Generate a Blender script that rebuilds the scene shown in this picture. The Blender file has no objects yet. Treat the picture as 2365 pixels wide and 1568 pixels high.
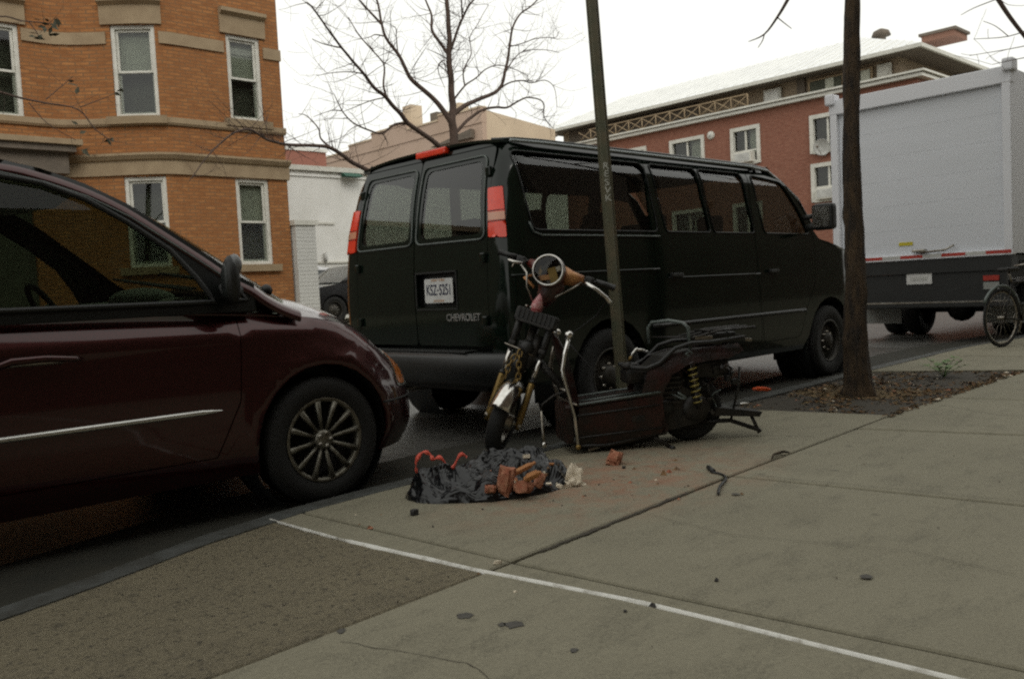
import bpy, bmesh, math, random
import numpy as np
from mathutils import Vector, Matrix, noise
from mathutils.geometry import delaunay_2d_cdt
R = math.radians
random.seed(7)
S = bpy.context.scene
COL = S.collection

# ------------------------------------------------------------ camera, world, sun, exposure
PITCH, ROLL, YAW, EYE = R(3.3), R(2.9), R(47.0), 1.07
fw = Vector((math.cos(YAW)*math.cos(PITCH), math.sin(YAW)*math.cos(PITCH), -math.sin(PITCH)))
rt0 = Vector((math.sin(YAW), -math.cos(YAW), 0)); up0 = rt0.cross(fw)
rt = math.cos(ROLL)*rt0 - math.sin(ROLL)*up0
up = math.sin(ROLL)*rt0 + math.cos(ROLL)*up0
cd = bpy.data.cameras.new('camera'); cam = bpy.data.objects.new('camera', cd); COL.objects.link(cam)
cm = Matrix((rt, up, -fw)).transposed().to_4x4(); cm.translation = Vector((0, 0, EYE)); cam.matrix_world = cm
cd.sensor_fit = 'HORIZONTAL'; cd.sensor_width = 36; cd.lens = 2000/2365*36
cd.clip_start = .05; cd.clip_end = 900
S.camera = cam

SUN_EL, SUN_AZ = R(38), R(200)      # soft overcast light from behind the camera
wd = bpy.data.worlds.new('World'); S.world = wd; wd.use_nodes = True
nt = wd.node_tree; nt.nodes.clear()
sky = nt.nodes.new('ShaderNodeTexSky'); sky.sky_type = 'NISHITA'; sky.sun_disc = False
sky.sun_elevation = SUN_EL; sky.sun_rotation = SUN_AZ; sky.dust_density = 4; sky.air_density = 1.5
hs = nt.nodes.new('ShaderNodeHueSaturation'); hs.inputs['Saturation'].default_value = .12
mx = nt.nodes.new('ShaderNodeMix'); mx.data_type = 'RGBA'; mx.inputs[0].default_value = .8
mx.inputs[7].default_value = (9.5, 9.5, 8.9, 1)
bg = nt.nodes.new('ShaderNodeBackground'); bg.inputs['Strength'].default_value = .105
wo = nt.nodes.new('ShaderNodeOutputWorld')
nt.links.new(sky.outputs[0], hs.inputs['Color']); nt.links.new(hs.outputs[0], mx.inputs[6])
nt.links.new(mx.outputs[2], bg.inputs['Color']); nt.links.new(bg.outputs[0], wo.inputs[0])
sl = bpy.data.lights.new('sun', 'SUN'); sun = bpy.data.objects.new('sun', sl); COL.objects.link(sun)
sl.energy = .6; sl.angle = R(25); sl.color = (1, .95, .86)
sd = Vector((math.sin(SUN_AZ)*math.cos(SUN_EL), math.cos(SUN_AZ)*math.cos(SUN_EL), math.sin(SUN_EL)))
sun.rotation_euler = sd.to_track_quat('Z', 'Y').to_euler()
S.view_settings.view_transform = 'Standard'; S.view_settings.look = 'None'
S.view_settings.exposure = 0.28; S.view_settings.gamma = 1
S.cycles.filter_width = 2.2
S.cycles.use_denoising = False
S.cycles.max_bounces = 8; S.cycles.transparent_max_bounces = 24
S.cycles.sample_clamp_indirect = 6

# ------------------------------------------------------------ materials
def nodes(name):
    m = bpy.data.materials.new(name); m.use_nodes = True
    return m, m.node_tree, m.node_tree.nodes['Principled BSDF']
def N(t, kind, **kw):
    n = t.nodes.new(kind)
    for k, v in kw.items():
        if k in n.inputs: n.inputs[k].default_value = v
        else: setattr(n, k, v)
    return n
def coords(t, src='Object', scale=(1, 1, 1)):
    tc = N(t, 'ShaderNodeTexCoord'); mp = N(t, 'ShaderNodeMapping'); mp.inputs['Scale'].default_value = scale
    t.links.new(tc.outputs[src], mp.inputs[0]); return mp.outputs[0]
def mixc(t, fac, a, b, mode='MIX'):
    n = t.nodes.new('ShaderNodeMix'); n.data_type = 'RGBA'; n.blend_type = mode
    for i, v in ((0, fac), (6, a), (7, b)):
        if isinstance(v, (int, float)): n.inputs[i].default_value = v
        elif isinstance(v, tuple): n.inputs[i].default_value = (*v[:3], 1)
        else: t.links.new(v, n.inputs[i])
    return n.outputs[2]
def ramp(t, fac, lo, hi):
    n = t.nodes.new('ShaderNodeMapRange'); t.links.new(fac, n.inputs[0])
    n.inputs[1].default_value = lo; n.inputs[2].default_value = hi; n.clamp = True
    return n.outputs[0]
def noi(t, co, scale, detail=4, rough=.55):
    n = N(t, 'ShaderNodeTexNoise', Scale=scale, Detail=detail, Roughness=rough); t.links.new(co, n.inputs['Vector']); return n.outputs['Fac']
def bump(t, p, h, strength=.3, dist=.01):
    b = N(t, 'ShaderNodeBump', Strength=strength, Distance=dist); t.links.new(h, b.inputs['Height']); t.links.new(b.outputs[0], p.inputs['Normal']); return b
def mat(name, col, rough=.5, metal=0., col2=None, sc=4., lo=.35, hi=.65, bmp=0., bsc=40., bd=.005, coat=0., src='Object', stretch=(1, 1, 1), rvar=0., ior=1.5):
    m, t, p = nodes(name)
    p.inputs['Roughness'].default_value = rough; p.inputs['Metallic'].default_value = metal
    p.inputs['Coat Weight'].default_value = coat; p.inputs['Coat Roughness'].default_value = .06
    p.inputs['IOR'].default_value = ior
    co = coords(t, src, stretch)
    c2 = col2 or tuple(x*.72 for x in col)
    f = ramp(t, noi(t, co, sc, 5, .6), lo, hi)
    t.links.new(mixc(t, f, col, c2), p.inputs['Base Color'])
    if rvar:
        r = t.nodes.new('ShaderNodeMapRange'); t.links.new(noi(t, co, sc*2.3, 4), r.inputs[0])
        r.inputs[3].default_value = max(0, rough-rvar); r.inputs[4].default_value = min(1, rough+rvar); t.links.new(r.outputs[0], p.inputs['Roughness'])
    if bmp: bump(t, p, noi(t, co, bsc, 6, .65), bmp, bd)
    return m
def glassy(name, tint, refl=(1, 1, 1), rough=.02, ior=1.5, boost=1.):
    m = bpy.data.materials.new(name); m.use_nodes = True; t = m.node_tree; t.nodes.clear()
    tr = N(t, 'ShaderNodeBsdfTransparent'); tr.inputs[0].default_value = (*tint, 1)
    gl = N(t, 'ShaderNodeBsdfAnisotropic' if False else 'ShaderNodeBsdfGlossy'); gl.inputs[0].default_value = (*refl, 1); gl.inputs['Roughness'].default_value = rough
    fr = N(t, 'ShaderNodeFresnel', IOR=ior); mu = N(t, 'ShaderNodeMath', operation='MULTIPLY'); mu.inputs[1].default_value = boost; mu.use_clamp = True
    mi = N(t, 'ShaderNodeMixShader'); o = N(t, 'ShaderNodeOutputMaterial')
    ge = N(t, 'ShaderNodeNewGeometry'); inv = N(t, 'ShaderNodeMath', operation='SUBTRACT'); inv.inputs[0].default_value = 1; m2 = N(t, 'ShaderNodeMath', operation='MULTIPLY')
    t.links.new(ge.outputs['Backfacing'], inv.inputs[1]); t.links.new(fr.outputs[0], mu.inputs[0]); t.links.new(mu.outputs[0], m2.inputs[0]); t.links.new(inv.outputs[0], m2.inputs[1]); t.links.new(m2.outputs[0], mi.inputs[0]); t.links.new(tr.outputs[0], mi.inputs[1]); t.links.new(gl.outputs[0], mi.inputs[2]); t.links.new(mi.outputs[0], o.inputs[0])
    return m
def brickmat(name, c1, c2, mortar, bw=.21, bh=.068, ms=.009, stain=.3, src='UV'):
    m, t, p = nodes(name); p.inputs['Roughness'].default_value = .9
    co = coords(t, src)
    b = N(t, 'ShaderNodeTexBrick', Scale=1.); t.links.new(co, b.inputs['Vector'])
    b.inputs['Color1'].default_value = (*c1, 1); b.inputs['Color2'].default_value = (*c2, 1); b.inputs['Mortar'].default_value = (*mortar, 1)
    b.inputs['Brick Width'].default_value = bw; b.inputs['Row Height'].default_value = bh; b.inputs['Mortar Size'].default_value = ms; b.inputs['Mortar Smooth'].default_value = .3; b.inputs['Bias'].default_value = 0
    n1 = noi(t, co, 1.1, 6, .7); n2 = noi(t, coords(t, src, (5, 14, 5)), 1., 4)
    c = mixc(t, ramp(t, n2, .3, .7), b.outputs['Color'], tuple(x*.72 for x in c2))
    c = mixc(t, ramp(t, n1, .3, .8), c, mixc(t, stain, c, tuple(x*.5 for x in c2)))
    t.links.new(c, p.inputs['Base Color'])
    bump(t, p, b.outputs['Fac'], -.5, .006)
    return m
def concrete(name, c1, c2, speck, grain, dust=False):
    m, t, p = nodes(name); p.inputs['Roughness'].default_value = .88
    co = coords(t)
    c = mixc(t, ramp(t, noi(t, co, .7, 8, .7), .38, .62), c1, c2)
    c = mixc(t, ramp(t, noi(t, coords(t, 'Object', (1, 2.2, 1)), 3.5, 6, .7), .5, .7), c, tuple(x*.66 for x in c2))
    c = mixc(t, ramp(t, noi(t, co, 90, 3, .8), .35, .75), c, tuple(min(1, x*1.28) for x in c1))
    v = N(t, 'ShaderNodeTexVoronoi', Scale=grain); t.links.new(co, v.inputs['Vector'])
    sp = ramp(t, v.outputs['Distance'], .20, .06)
    c = mixc(t, mulv(t, sp, speck), c, tuple(x*.28 for x in c2))
    v2 = N(t, 'ShaderNodeTexVoronoi', Scale=2.6); t.links.new(co, v2.inputs['Vector'])       # old flattened gum and oil spots
    c = mixc(t, mulv(t, ramp(t, v2.outputs['Distance'], .085, .04), .45), c, tuple(x*.35 for x in c2))
    if grain < 30: c = mixc(t, ramp(t, noi(t, co, 34, 4, .8), .52, .66), c, tuple(x*.45 for x in c2)); c = mixc(t, ramp(t, noi(t, co, 120, 2, .8), .56, .7), c, (.30, .26, .19))
    if dust:                                                            # brick dust spilled round the bag
        g = N(t, 'ShaderNodeTexGradient', gradient_type='SPHERICAL'); mp = N(t, 'ShaderNodeMapping')
        tc = N(t, 'ShaderNodeTexCoord'); t.links.new(tc.outputs['Object'], mp.inputs[0])
        mp.inputs['Location'].default_value = (-3.45/1.3, -2.9/.75, 0); mp.inputs['Scale'].default_value = (1/1.3, 1/.75, 1)
        t.links.new(mp.outputs[0], g.inputs[0])
        c = mixc(t, mulv(t, mul2(t, g.outputs['Fac'], ramp(t, noi(t, co, 7, 6, .75), .4, .62)), .8), c, (.26, .10, .05))
    t.links.new(c, p.inputs['Base Color'])
    bump(t, p, noi(t, co, 160 if grain > 30 else 60, 6, .8), .6 if grain > 30 else 1., .003 if grain > 30 else .014)
    return m
def mulv(t, a, k):
    n = N(t, 'ShaderNodeMath', operation='MULTIPLY'); t.links.new(a, n.inputs[0]); n.inputs[1].default_value = k; return n.outputs[0]
def mul2(t, a, b):
    n = N(t, 'ShaderNodeMath', operation='MULTIPLY'); t.links.new(a, n.inputs[0]); t.links.new(b, n.inputs[1]); return n.outputs[0]

M = {}
M['brick'] = brickmat('orange_brick', (.47, .205, .066), (.34, .135, .042), (.20, .12, .06), ms=.013, stain=.15)
M['redbrick'] = brickmat('red_brick', (.33, .135, .085), (.28, .108, .068), (.30, .19, .14), stain=.2)
M['redbrick2'] = brickmat('red_brick_parapet', (.42, .13, .085), (.36, .10, .07), (.36, .2, .15))
M['tanbrick'] = brickmat('tan_brick', (.40, .30, .20), (.36, .26, .17), (.36, .30, .22), stain=.15)
M['darkbrick'] = brickmat('dark_brick', (.15, .10, .065), (.12, .08, .05), (.11, .09, .07))
M['whitebrick'] = brickmat('white_painted_brick', (.78, .78, .74), (.74, .74, .70), (.60, .60, .57), stain=.12)
M['stone'] = mat('brownstone_trim', (.35, .265, .165), .85, col2=(.28, .205, .125), sc=3, bmp=.3)
M['whitewall'] = mat('white_painted_wall', (.78, .78, .75), .8, col2=(.68, .68, .64), sc=1.2, bmp=.1)
M['whitepaint'] = mat('white_window_paint', (.66, .65, .59), .5, col2=(.54, .53, .47), sc=6)
M['whiteroof'] = mat('white_metal_roof', (.80, .81, .80), .5, col2=(.72, .73, .73), sc=.6)
M['cream'] = mat('cream_stucco', (.62, .50, .36), .9, col2=(.54, .43, .31), sc=.5)
M['cream2'] = mat('pinkish_stucco', (.50, .37, .29), .9, col2=(.45, .33, .25), sc=.5)
M['taupe'] = mat('shaded_soffit_paint', (.16, .13, .10), .8)  # dark taupe used on soffits, hoods, chimneys and cornices
M['green'] = mat('green_awning_cloth', (.02, .10, .065), .7)
M['pane'] = glassy('window_glass', (.74, .76, .74), rough=.03, boost=1.3)
M['shade'] = mat('roller_blind', (.52, .53, .44), .9, col2=(.42, .43, .36), sc=3)
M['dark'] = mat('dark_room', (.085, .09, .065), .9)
M['concrete'] = concrete('smooth_concrete', (.192, .176, .124), (.146, .133, .092), .35, 60, True)
M['rough'] = concrete('exposed_aggregate_concrete', (.175, .148, .092), (.122, .102, .062), .95, 17)
M['joint'] = mat('joint_dirt', (.05, .042, .03), .95, sc=30)
M['sealant'] = mat('white_joint_sealant', (.66, .65, .60), .7, col2=(.30, .28, .23), sc=16, lo=.5, hi=.72, bmp=.4, bsc=60)
M['asphalt'] = mat('asphalt', (.085, .082, .074), .42, col2=(.06, .058, .052), sc=3, bmp=.6, bsc=120, bd=.004)
M['curb'] = mat('steel_faced_kerb', (.10, .105, .10), .5, .3, col2=(.055, .055, .048), sc=9, bmp=.2)
M['soil'] = mat('tree_pit_soil', (.20, .135, .062), .95, col2=(.085, .062, .03), sc=14, bmp=1., bsc=40, bd=.03)
M['bark'] = mat('bark', (.070, .043, .020), .95, col2=(.016, .011, .007), sc=9, stretch=(2, 2, .5), bmp=1., bsc=24, bd=.03)
M['twig'] = mat('twig_bark', (.10, .065, .05), .9, col2=(.06, .04, .03), sc=6)
M['leaf'] = mat('dead_leaf', (.06, .06, .035), .8)
M['litter'] = mat('leaf_litter', (.24, .13, .05), .85, col2=(.10, .06, .03), sc=25)
M['weed'] = mat('weed_green', (.07, .17, .03), .6, col2=(.12, .20, .05), sc=20)
M['vanpaint'] = mat('van_paint', (.0035, .0080, .0050), .09, 0, col2=(.0055, .0100, .0065), sc=3, rvar=.03, ior=1.42, bmp=.012, bsc=5, bd=.02)
M['vantrim'] = mat('van_rubber', (.012, .013, .012), .55)
M['gasket'] = mat('grey_window_gasket', (.10, .12, .11), .35)
M['bumper'] = mat('bumper_plastic', (.012, .013, .0125), .38, col2=(.009, .010, .0095))
M['gutter'] = mat('roof_gutter_strip', (.30, .33, .33), .3, .3)  # pale colour standing in for the highlight along the van roof
M['darkmirror'] = mat('dusty_mirror', (.03, .034, .032), .4, .3)  # a dark reflection is put into the mirror colour
M['stain'] = mat('old_pavement_stain', (.07, .065, .055), .8, sc=30)
M['vglass'] = glassy('tinted_privacy_glass', (.55, .575, .54), ior=1.5, boost=1.2)
M['mglass'] = glassy('green_car_glass', (.56, .595, .54), ior=1.5, boost=.4)
M['cabin'] = mat('cabin_cloth', (.018, .020, .017), .9)
M['dash'] = mat('dashboard_grey', (.20, .23, .19), .7)
M['mpaint'] = mat('burgundy_paint', (.046, .0080, .0078), .33, .75, col2=(.037, .0066, .0064), sc=60, coat=.9, ior=1.35)
M['chrome'] = mat('chrome', (.78, .77, .74), .16, 1., col2=(.52, .50, .46), sc=14, rvar=.06)
M['dullchrome'] = mat('dull_chrome', (.42, .40, .36), .38, 1., col2=(.22, .19, .15), sc=14)
M['rim'] = mat('alloy_rim', (.22, .21, .175), .42, .7, col2=(.11, .10, .075), sc=20)
M['steelrim'] = mat('steel_rim', (.050, .046, .038), .55, .5)
M['tyre'] = mat('tyre_rubber', (.009, .009, .008), .8, bmp=.3, bsc=60)
M['redlens'] = mat('red_lamp_lens', (.85, .060, .02), .2, coat=.3, col2=(.72, .04, .015), sc=20, ior=1.5)
M['clearlens'] = mat('clear_lamp_lens', (.66, .30, .18), .15, coat=.6)
M['amber'] = mat('amber_lens', (.50, .16, .035), .18, coat=.5)
M['headlens'] = mat('headlamp_lens', (.30, .30, .27), .12, .3, coat=.6)
M['mould'] = mat('bright_side_moulding', (.70, .70, .66), .25, .9)
M['plate'] = mat('plate_white', (.70, .70, .68), .45)
M['plateblue'] = mat('plate_lettering_navy', (.015, .02, .06), .5)
M['plategold'] = mat('plate_gold', (.55, .25, .06), .5)
M['badge'] = mat('badge_silver', (.55, .56, .56), .3, .8)
M['truckwhite'] = mat('truck_white_paint', (.66, .67, .70), .5, col2=(.62, .63, .655), sc=.8)
M['truckdoor'] = mat('truck_shutter_white', (.60, .62, .655), .5, col2=(.57, .59, .62), sc=.8, stretch=(1, 1, 6))
M['truckblack'] = mat('truck_chassis_black', (.012, .013, .012), .6)
M['tapered'] = mat('red_reflective_tape', (.42, .035, .02), .4)
M['tapewhite'] = mat('silver_reflective_tape', (.55, .55, .52), .4)
M['yellow'] = mat('yellow_sticker', (.62, .52, .02), .5)
M['mudflap'] = mat('pale_mudflap', (.30, .31, .29), .7)
M['pole'] = mat('green_sign_post', (.075, .082, .050), .6, .2, col2=(.12, .10, .06), sc=7)
M['sticker'] = mat('white_marker', (.42, .42, .37), .6)
M['scred'] = mat('scorched_red_paint', (.085, .012, .008), .36, .0, col2=(.022, .006, .004), sc=9, coat=.25)
M['scdark'] = mat('sooty_red_panel', (.021, .0042, .0022), .38, .0, col2=(.006, .004, .0025), sc=7, lo=.4, hi=.6, bmp=.5, bsc=6, bd=.02)
M['scorange'] = mat('bare_orange_shell', (.50, .26, .10), .4, .3, col2=(.36, .15, .06), sc=16)
M['pink'] = mat('faded_pink_plastic', (.42, .07, .08), .5, col2=(.60, .36, .36), sc=40)
M['black'] = mat('black_iron', (.007, .007, .006), .5, .2, col2=(.020, .016, .012), sc=20)
M['blackpl'] = mat('black_plastic', (.009, .009, .008), .5)
M['gutterdirt'] = mat('damp_gutter_dirt', (.014, .014, .009), .95, col2=(.024, .022, .014), sc=5, bmp=.6, bsc=50)  # dark tint that puts the shade beside the kerb into colour
M['brass'] = mat('yellowed_fork_slider', (.27, .18, .06), .45, .7, col2=(.18, .12, .04), sc=22)
M['spring'] = mat('yellow_spring', (.30, .24, .06), .4, .3)
M['bag'] = mat('black_bin_bag', (.004, .0045, .005), .13, 0, col2=(.006, .0065, .008), sc=12, bmp=.2, bsc=16, bd=.012, ior=1.5)
M['strap'] = mat('red_drawstring', (.72, .10, .06), .5)
M['brickbit'] = mat('broken_brick', (.27, .085, .045), .95, col2=(.40, .20, .12), sc=22, bmp=.8, bsc=40)
M['wood'] = mat('orange_wood_scrap', (.34, .15, .045), .8, col2=(.30, .12, .04), sc=8, stretch=(1, 8, 1))
M['paper'] = mat('cream_tissue', (.80, .70, .54), .9, bmp=.6, bsc=30, bd=.02)
M['crumb'] = mat('dark_crumbs', (.035, .032, .03), .9)
M['orange'] = mat('orange_plastic', (.80, .12, .03), .5)
M['carwhite'] = mat('white_car_paint', (.72, .73, .74), .25, coat=.6)
M['carblack'] = mat('black_car_paint', (.012, .012, .013), .2, coat=.6)
M['carglass'] = glassy('parked_car_glass', (.3, .32, .32), boost=1.4)
M['dishgrey'] = mat('dish_grey', (.55, .55, .52), .6)

# ------------------------------------------------------------ object helpers
def link(o, parent=None):
    COL.objects.link(o)
    if parent is not None: o.parent = parent
    return o
def tag(o, label=None, cat=None, group=None, kind=None):
    if label: o['label'] = label
    if cat: o['category'] = cat
    if group: o['group'] = group
    if kind: o['kind'] = kind
    return o
def thing(name, label, cat, loc=(0, 0, 0), rz=0., group=None):
    o = bpy.data.objects.new(name, None); o.empty_display_size = .2; link(o); o.location = loc; o.rotation_euler = (0, 0, rz)
    return tag(o, label, cat, group)

class MB:
    """collects shapes, then becomes ONE mesh object"""
    def __init__(s): s.v = []; s.f = []; s.m = []; s.sm = []; s.mats = []; s.T = Matrix()
    def mi(s, mt):
        if mt not in s.mats: s.mats.append(mt)
        return s.mats.index(mt)
    def add(s, vs, fs, mt, smooth=False):
        n = len(s.v); s.v += [s.T @ Vector(p) for p in vs]; k = s.mi(mt)
        for f in fs: s.f.append([n+i for i in f]); s.m.append(k); s.sm.append(smooth)
        return s
    def box(s, c, d, mt, rot=None, bev=0.):
        c = Vector(c); x, y, z = d[0]/2, d[1]/2, d[2]/2
        if bev <= 0:
            vs = [(i*x, j*y, k*z) for k in (-1, 1) for j in (-1, 1) for i in (-1, 1)]
            fs = [(0, 2, 3, 1), (4, 5, 7, 6), (0, 1, 5, 4), (2, 6, 7, 3), (0, 4, 6, 2), (1, 3, 7, 5)]
        else:
            b = bmesh.new(); bmesh.ops.create_cube(b, size=1); bmesh.ops.scale(b, vec=(d[0], d[1], d[2]), verts=b.verts)
            bmesh.ops.bevel(b, geom=b.edges[:], offset=min(bev, min(d)*.45), segments=2, affect='EDGES', profile=.6)
            b.verts.index_update(); vs = [v.co.copy() for v in b.verts]; fs = [[v.index for v in f.verts] for f in b.faces]; b.free()
        if rot is not None: vs = [rot @ Vector(p) for p in vs]
        return s.add([c+Vector(p) for p in vs], fs, mt, False)
    def box2(s, a, b, mt, bev=0.):
        return s.box([(a[i]+b[i])/2 for i in range(3)], [abs(b[i]-a[i]) for i in range(3)], mt, bev=bev)
    def tube(s, pts, r, mt, seg=8, cap=True, closed=False):
        pts = [Vector(p) for p in pts]; n = len(pts)
        rs = r if isinstance(r, (list, tuple)) else [r]*n
        vs = []; fs = []; prev = None
        for i, p in enumerate(pts):
            if closed: t = pts[(i+1) % n]-pts[i-1]
            else: t = pts[min(i+1, n-1)]-pts[max(i-1, 0)]
            if t.length < 1e-9: t = Vector((0, 0, 1))
            t.normalize()
            if prev is None:
                a = Vector((0, 0, 1)) if abs(t.z) < .9 else Vector((1, 0, 0)); nn = t.cross(a).normalized()
            else: nn = (prev-t*prev.dot(t)).normalized()
            prev = nn; bb = t.cross(nn)
            for k in range(seg):
                a = 2*math.pi*k/seg; vs.append(p+(nn*math.cos(a)+bb*math.sin(a))*rs[i])
        for i in range(n if closed else n-1):
            j = (i+1) % n
            for k in range(seg):
                k2 = (k+1) % seg; fs.append((i*seg+k, i*seg+k2, j*seg+k2, j*seg+k))
        if cap and not closed: fs += [tuple(range(seg))[::-1], tuple((n-1)*seg+k for k in range(seg))]
        return s.add(vs, fs, mt, True)
    def lathe(s, prof, mt, seg=24, o=(0, 0, 0), ax='y', close=False):
        """prof: (radius, height along axis)"""
        vs = []; fs = []; o = Vector(o); n = len(prof)
        for (r, h) in prof:
            for k in range(seg):
                a = 2*math.pi*k/seg; c, d = r*math.cos(a), r*math.sin(a)
                vs.append(o+Vector({'y': (c, h, d), 'z': (c, d, h), 'x': (h, c, d)}[ax]))
        for i in range(n if close else n-1):
            for k in range(seg):
                k2 = (k+1) % seg; j = (i+1) % n; fs.append((i*seg+k, i*seg+k2, j*seg+k2, j*seg+k))
        return s.add(vs, fs, mt, True)
    def ball(s, c, r, mt, seg=12, sq=(1, 1, 1), amp=0., seed=0):
        c = Vector(c); vs = []; fs = []; rings = seg//2
        for i in range(rings+1):
            th = math.pi*i/rings
            for k in range(seg):
                a = 2*math.pi*k/seg; d = Vector((math.sin(th)*math.cos(a), math.sin(th)*math.sin(a), math.cos(th)))
                q = r*(1+amp*noise.noise(d*2.1+Vector((seed*3.1, seed, 0)))); vs.append(c+Vector((d.x*q*sq[0], d.y*q*sq[1], d.z*q*sq[2])))
        for i in range(rings):
            for k in range(seg): k2 = (k+1) % seg; fs.append((i*seg+k, (i+1)*seg+k, (i+1)*seg+k2, i*seg+k2))
        return s.add(vs, fs, mt, True)
    def prism(s, poly, lo, hi, mt, ax='z'):
        """extrude a 2-D polygon along an axis"""
        def P(a, b, h): return {'z': (a, b, h), 'y': (a, h, b), 'x': (h, a, b)}[ax]
        n = len(poly); vs = [P(a, b, lo) for a, b in poly]+[P(a, b, hi) for a, b in poly]
        fs = [tuple(range(n))[::-1], tuple(range(n, 2*n))]+[(i, (i+1) % n, n+(i+1) % n, n+i) for i in range(n)]
        return s.add(vs, fs, mt)
    def build(s, name, parent=None, label=None, recalc=True):
        me = bpy.data.meshes.new(name); me.from_pydata([tuple(v) for v in s.v], [], s.f)
        for m_ in s.mats: me.materials.append(M[m_] if isinstance(m_, str) else m_)
        me.polygons.foreach_set('material_index', s.m); me.polygons.foreach_set('use_smooth', s.sm); me.update()
        if recalc:
            b = bmesh.new(); b.from_mesh(me); bmesh.ops.recalc_face_normals(b, faces=b.faces); b.to_mesh(me); b.free()
        o = bpy.data.objects.new(name, me); link(o, parent)
        if label: o['label'] = label
        return o

def resample(poly, step, closed=True):
    out = []; n = len(poly)
    for i in range(n if closed else n-1):
        a = poly[i]; b = poly[(i+1) % n]; L = math.hypot(b[0]-a[0], b[1]-a[1]); k = max(1, int(math.ceil(L/step)))
        for j in range(k): out.append((a[0]+(b[0]-a[0])*j/k, a[1]+(b[1]-a[1])*j/k))
    if not closed: out.append(tuple(poly[-1]))
    return out
def roundrect(x0, z0, x1, z1, r, k=4):
    out = []
    for cx, cz, a0 in ((x1-r, z0+r, -90), (x1-r, z1-r, 0), (x0+r, z1-r, 90), (x0+r, z0+r, 180)):
        for i in range(k+1): a = R(a0+90*i/k); out.append((cx+r*math.cos(a), cz+r*math.sin(a)))
    return out
def roundpoly(poly, r, k=4):
    out = []; n = len(poly)
    for i in range(n):
        p0, p, p1 = (Vector(poly[i-1]), Vector(poly[i]), Vector(poly[(i+1) % n]))
        a = (p0-p); b = (p1-p); rr = min(r, a.length*.45, b.length*.45); A = p+a.normalized()*rr; B = p+b.normalized()*rr
        for j in range(k+1):
            t = j/k; q = A*(1-t)**2+p*2*t*(1-t)+B*t*t; out.append((q.x, q.y))
    return out
def inpoly(P, poly):
    x, y = P[:, 0], P[:, 1]; c = np.zeros(len(P), bool); n = len(poly)
    for i in range(n):
        x1, y1 = poly[i]; x2, y2 = poly[(i+1) % n]
        if y1 == y2: continue
        k = ((y1 > y) != (y2 > y)) & (x < (x2-x1)*(y-y1)/(y2-y1)+x1); c ^= k
    return c
def skin(name, F, outline, mt, parent=None, holes=(), step=.08, th=.02, flip=False, label=None):
    """a curved sheet with openings and thickness: F(u, v) -> point; outline and holes are polygons in (u, v)"""
    loops = [resample(outline, step)]+[resample(h, step) for h in holes]
    pts = []; edges = []
    for L in loops:
        n = len(pts); pts += L; edges += [(n+i, n+(i+1) % len(L)) for i in range(len(L))]
    A = np.array(outline); lo, hi = A.min(0), A.max(0)
    nx, ny = max(2, int((hi[0]-lo[0])/step)), max(2, int((hi[1]-lo[1])/step))
    gx, gy = np.meshgrid(np.linspace(lo[0], hi[0], nx+1), np.linspace(lo[1], hi[1], ny+1)); G = np.stack([gx.ravel(), gy.ravel()], 1)
    keep = inpoly(G, outline)
    for h in holes: keep &= ~inpoly(G, h)
    G = G[keep]; B = np.array(pts)
    if len(G):
        d = np.sqrt(((G[:, None, :]-B[None])**2).sum(2)).min(1); G = G[d > step*.4]
    allp = [Vector(p) for p in pts]+[Vector(p) for p in G]
    res = delaunay_2d_cdt(allp, edges, [], 0, 1e-6)
    V2 = np.array([tuple(v) for v in res[0]]); T = [tuple(f) for f in res[2]]
    cen = np.array([V2[list(f)].mean(0) for f in T]); ok = inpoly(cen, outline)
    for h in holes: ok &= ~inpoly(cen, h)
    T = [f for f, k in zip(T, ok) if k]
    used = sorted({i for f in T for i in f}); mp = {i: j for j, i in enumerate(used)}; V2 = V2[used]; T = [tuple(mp[i] for i in f) for f in T]
    e = 1e-3; P = []; Nn = []
    sgn = -1 if flip else 1
    for u, v in V2:
        p = Vector(F(u, v)); du = Vector(F(u+e, v))-Vector(F(u-e, v)); dv = Vector(F(u, v+e))-Vector(F(u, v-e))
        P.append(p); n = du.cross(dv); Nn.append(n.normalized()*sgn if n.length > 1e-12 else Vector((0, 0, 1)))
    nv = len(P); vs = [tuple(p) for p in P]+[tuple(p-n*th) for p, n in zip(P, Nn)]
    cnt = {}
    tris = []
    for f in T:
        a, b, c = (P[i] for i in f)
        if (b-a).cross(c-a).dot(Nn[f[0]]) < 0: f = f[::-1]
        tris.append(f)
        for i in range(3): k = (f[i], f[(i+1) % 3]); cnt[k] = 1
    rim = [k for k in cnt if (k[1], k[0]) not in cnt]
    faces = list(tris)+[tuple(nv+i for i in f[::-1]) for f in tris]+[(b, a, nv+a, nv+b) for a, b in rim]
    me = bpy.data.meshes.new(name); me.from_pydata(vs, [], faces); me.materials.append(M[mt] if isinstance(mt, str) else mt)
    uv = me.uv_layers.new(name='UVMap'); nrm = []; nt_ = len(tris)
    li = 0
    for pi, poly in enumerate(me.polygons):
        fn = poly.normal.copy()
        for vi in poly.vertices:
            uv.data[li].uv = V2[vi % nv]; li += 1
            nrm.append(Nn[vi] if pi < nt_ else (-Nn[vi-nv] if pi < 2*nt_ else fn))
    me.polygons.foreach_set('use_smooth', [True]*len(me.polygons))
    me.normals_split_custom_set([tuple(n) for n in nrm]); me.update()
    o = bpy.data.objects.new(name, me); link(o, parent)
    if label: o['label'] = label
    return o
def interp(tab, x):
    if x <= tab[0][0]: return tab[0][1]
    for (a, b), (c, d) in zip(tab, tab[1:]):
        if x <= c:
            t = (x-a)/(c-a); return b+(d-b)*t
    return tab[-1][1]
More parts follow.
